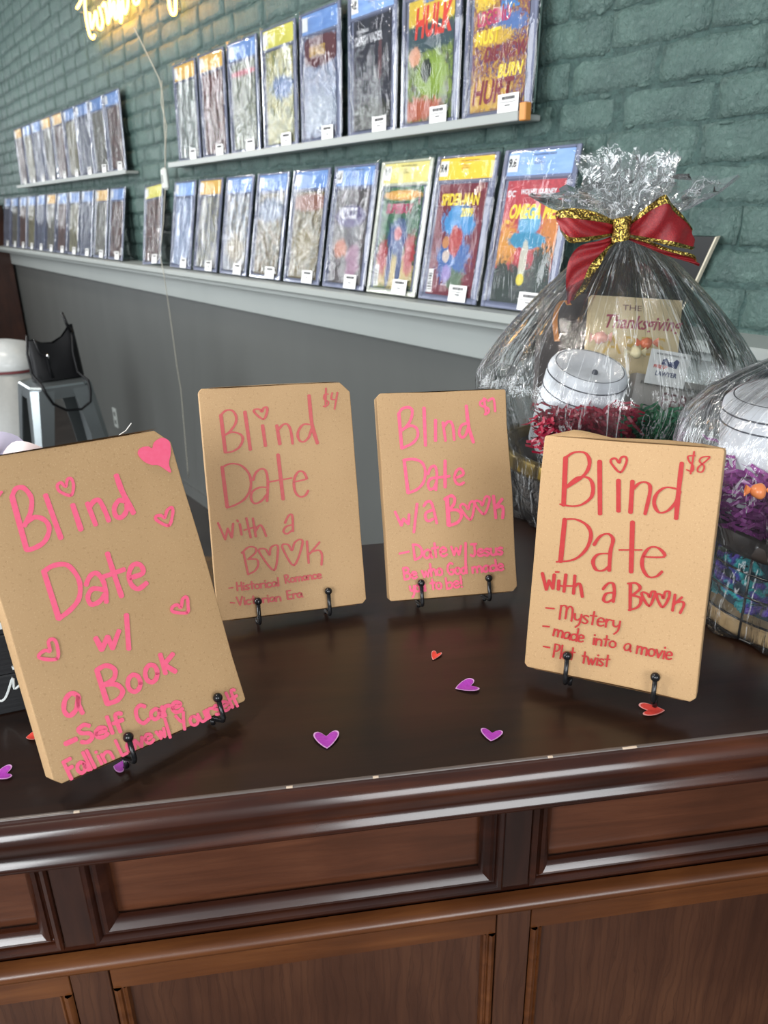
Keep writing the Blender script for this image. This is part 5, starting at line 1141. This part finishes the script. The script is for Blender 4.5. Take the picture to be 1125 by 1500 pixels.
text_part('FREE UP', .0055, T['red'], bc_, Matrix.Translation((.007, -.0005, h - .022)) @ XZ, 'card_print', .9, bold=.0002); text_part('LAWYER', .0078, M_navy, bc_, Matrix.Translation((.011, -.0005, h - .031)) @ XZ, 'card_print', .9, bold=.0002)
m = MB(); m.prism([(.016, h - .017), (.036, h - .020), (.038, h - .011), (.034, h - .0085), (.031, h - .012), (.024, h - .013), (.021, h - .009), (.017, h - .011)], -.0009, -.0003); m.build('card_emblem', M_navy, bc_)
ck, w, h = flat_box('cookbook', 'cream covered book with red script title inside the bow topped basket', 'book', (868, 432), (1000, 440), (846, 548), 1.015, .985, .02, None)
paperback(ck, w, h, .016, M_cream)
text_part('Thanksgiving', .024, plain('crimson script print', C('#9c3a4c'), .5), ck, Matrix.Translation((.016, -.0006, h - .040)) @ XZ, 'cover_print', .82, .35, bold=.0004)
text_part('THE', .010, M_tx, ck, Matrix.Translation((.040, -.0006, h - .017)) @ XZ, 'cover_print', 1.4)
text_part('ARES', .034, T['gold'], ck, Matrix.Translation((.018, -.0006, h - .073)) @ XZ, 'cover_print', 1.1)
TR = hitw(1048, 347, .016); zz = TR.z - .02
BRp = hitz(989, 474, ZL + .002); zz_ = (TR - BRp); xx_ = -WDIR; w = .23; h = zz_.length; zz_ = zz_.normalized(); skx = zz_.dot(xx_); zp = (zz_ - xx_ * skx).normalized()
fr = thing('black_board', 'black board with a thin cream edge on the ledge behind the bow topped basket', 'board', frame_m(BRp, xx_, zp.cross(xx_), zp)); hh = h * math.sqrt(1 - skx * skx); dx = h * skx
MB().prism([(-w, 0), (0, 0), (dx, hh), (dx - w, hh)], 0, .010).build('panel', plain('black card', (.008, .008, .008), .4), fr)
MB().prism([(0, 0), (.003, 0), (dx + .003, hh), (dx, hh)], -.0006, .0105).build('cream_edge', M_pg, fr)
bx, w, h = flat_box('brown_box', 'dark brown box at the left inside the bow topped basket', 'box', (797, 428), (872, 430), (788, 600), 1.06, 1.04, .02, None)
MB().box(0, w, 0, .030, 0, h, bev=.001).build('carton', plain('dark brown card', C('#3d322e'), .45), bx)
P = [(816, 500), (813, 470), (818, 448), (828, 440), (834, 447)]
pts = [atY(x, y, 1.028) for x, y in catmull(P, 4)]
m = MB(); m.add([v for p in pts for v in (p + Vector((-.0035, 0, 0)), p + Vector((.0035, .001, .0)))], [(2 * i, 2 * i + 1, 2 * i + 3, 2 * i + 2) for i in range(len(pts) - 1)])
tag(m.build('orange_ribbon', plain('orange satin', C('#d98a3a'), .35), smooth=True), 'orange ribbon loop in front of the dark brown box', 'ribbon')
def candy(name, label, px, Y, r, col, seed):
    c = atY(*px, Y); t = thing(name, label, 'candy', Matrix.Translation(c)); m = MB(); m.ball((0, 0, 0), r, 16, 10)
    m.v = [tuple(Vector(v) * (1 + .45 * noise.noise(Vector(v) * 110 + Vector((seed, 0, 0))))) for v in m.v]; m.build('foil', plain(name + str(seed), C(col), .3), t, smooth=True)
    for sg_ in (-1, 1):
        q = MB(); q.grid(lambda u, v: Vector((sg_ * (r * .9 + v * r * .9), (.2 + v) * r * .6 * sin(2 * pi * u * 1) * .4, (.2 + v) * r * .7 * cos(2 * pi * u))), 12, 3, closed=True); q.build('twist', plain(name + 't' + str(seed), C(col), .3), t, smooth=True)
candy('wrapped_candy', 'coral wrapped candy in front of the cream cookbook', (948, 502), .965, .0075, '#d9744f', 1)
candy('wrapped_candy', 'pale gold wrapped candy above the grey paperback', (930, 516), .958, .0075, '#cfc29a', 2)
candy('wrapped_candy', 'pink wrapped candy above the ringed canister', (880, 494), .96, .0075, '#e0a596', 3)

# --- second basket, cut by the right edge of the photograph
c2 = Vector((.440, .702, DZ))
g2 = thing('gift_basket', 'cellophane wrapped gift basket with teal and purple yarn at the right edge', 'gift basket', Matrix.Translation(c2))
M_pine = wood('pale pine', C('#a98a5e'), C('#c2a275'), C('#d3b78c'), 0, .5, .0)
MB().lathe([(0, .003), (.108, .003), (.110, .005), (.110, .019), (.108, .021), (0, .021)], 48).build('wooden_base', M_pine, g2, smooth=False)
for z, r in ((.004, .1125), (.024, .1125), (.050, .1135), (.074, .114)):
    m = MB(); m.tube([(r * cos(2 * pi * i / 48), r * sin(2 * pi * i / 48), z) for i in range(48)], .0012, 5, closed=True); m.build('wire_ring', M_black, g2, smooth=True)
for i in range(16):
    a = 2 * pi * i / 16 + .16; m = MB(); m.tube([(.113 * cos(a), .113 * sin(a), z) for z in (.004, .04, .092)], .0013, 5); m.build('upright_wire', M_black, g2, smooth=True)
MB().lathe([(.108, .090), (.114, .089), (.115, .094), (.115, .108), (.113, .111), (.108, .110), (.108, .090)], 48).build('rim_band', plain('dark brown strap', C('#2e2723'), .4), g2, smooth=True)
def yarn_mat():
    t = NT('teal and purple yarn'); v = t.coord(); n = t.noise(v, 34, 2, .5); f = t.noise(t.coord(scale=(1, 1, 1)), 700, 2)
    c = t.ramp(n.outputs[0], [(.34, C('#147a82')), (.45, C('#1d9a9c')), (.5, C('#2c2f86')), (.58, C('#5a3aa0')), (.66, C('#6f7a6a'))]); return t.pbr(c, .8, 0, t.bump(f.outputs[0], .5, .0008))
r = random.Random(5); m = MB()
for i in range(250):
    a = 2 * pi * i / 250 * 1.0 + r.uniform(-.05, .05); z = r.uniform(.028, .084); c = Vector((cos(a), sin(a), 0)); tn = Vector((-sin(a), cos(a), 0)); el = r.uniform(-1.2, 1.2); d = tn * cos(el) + ZV * sin(el); L = r.uniform(.012, .022)
    rad = .0955 + r.uniform(0, .006); nn = c
    for tw in range(3):
        pts = []
        for j in range(7):
            t = j / 6 - .5; ph = tw * 2.09 + t * 9; side = d.cross(nn)
            pts.append(c * (rad + .004 * (1 - 4 * t * t)) + ZV * z + d * L * t + (side * cos(ph) + nn * sin(ph)) * .0022)
        m.tube(pts, [.0012, .0020, .0023, .0023, .0023, .0020, .0012], 5)
m.build('yarn', yarn_mat(), g2, smooth=True, kind='stuff')
MB().lathe([(.092, .022), (.094, .088), (0, .088)], 32).build('yarn_core', plain('dark teal yarn core', C('#173a4a'), .9), g2, smooth=True)
shred('crinkled purple paper shred in the right edge basket', '#8a3f86', lambda r: (lambda a, q: Vector((c2.x + q * cos(a), c2.y + q * sin(a), r.uniform(DZ + .108, DZ + .165))))(r.uniform(pi * .75, pi * 1.75), r.uniform(.075, .112)), 620, 31, ln=(.025, .06))
canister('ringed_canister', 'larger white ringed canister in the right edge basket', Vector((c2.x - .012, c2.y + .018, DZ + .112)), .082, .118, -.10, .3, [(.80, 1.003), (.90, .992), (.998, .86)])
candy('wrapped_candy', 'orange wrapped candy in the purple shred of the right edge basket', (1112, 718), .60, .0065, '#d9814f', 4)
P2 = [(.106, .001), (.122, .003), (.126, .03), (.121, .07), (.124, .10), (.140, .13), (.153, .165), (.150, .20), (.132, .225), (.105, .245), (.075, .262), (.045, .285), (.020, .312), (.012, .325), (.03, .345), (.05, .385)]
uvgrid('cellophane_wrap', cel(P2, 0, .02, .37, .065, 13, 7.7), 220, 44, M_cello, g2)
m = MB(); m.tube([c2 + Vector((.016 + .013 * cos(a * pi / 8), .012 * sin(a * pi / 8), .322)) for a in range(17)], .003, 6); m.build('ribbon_tie', M_org, g2, world=True, smooth=True)
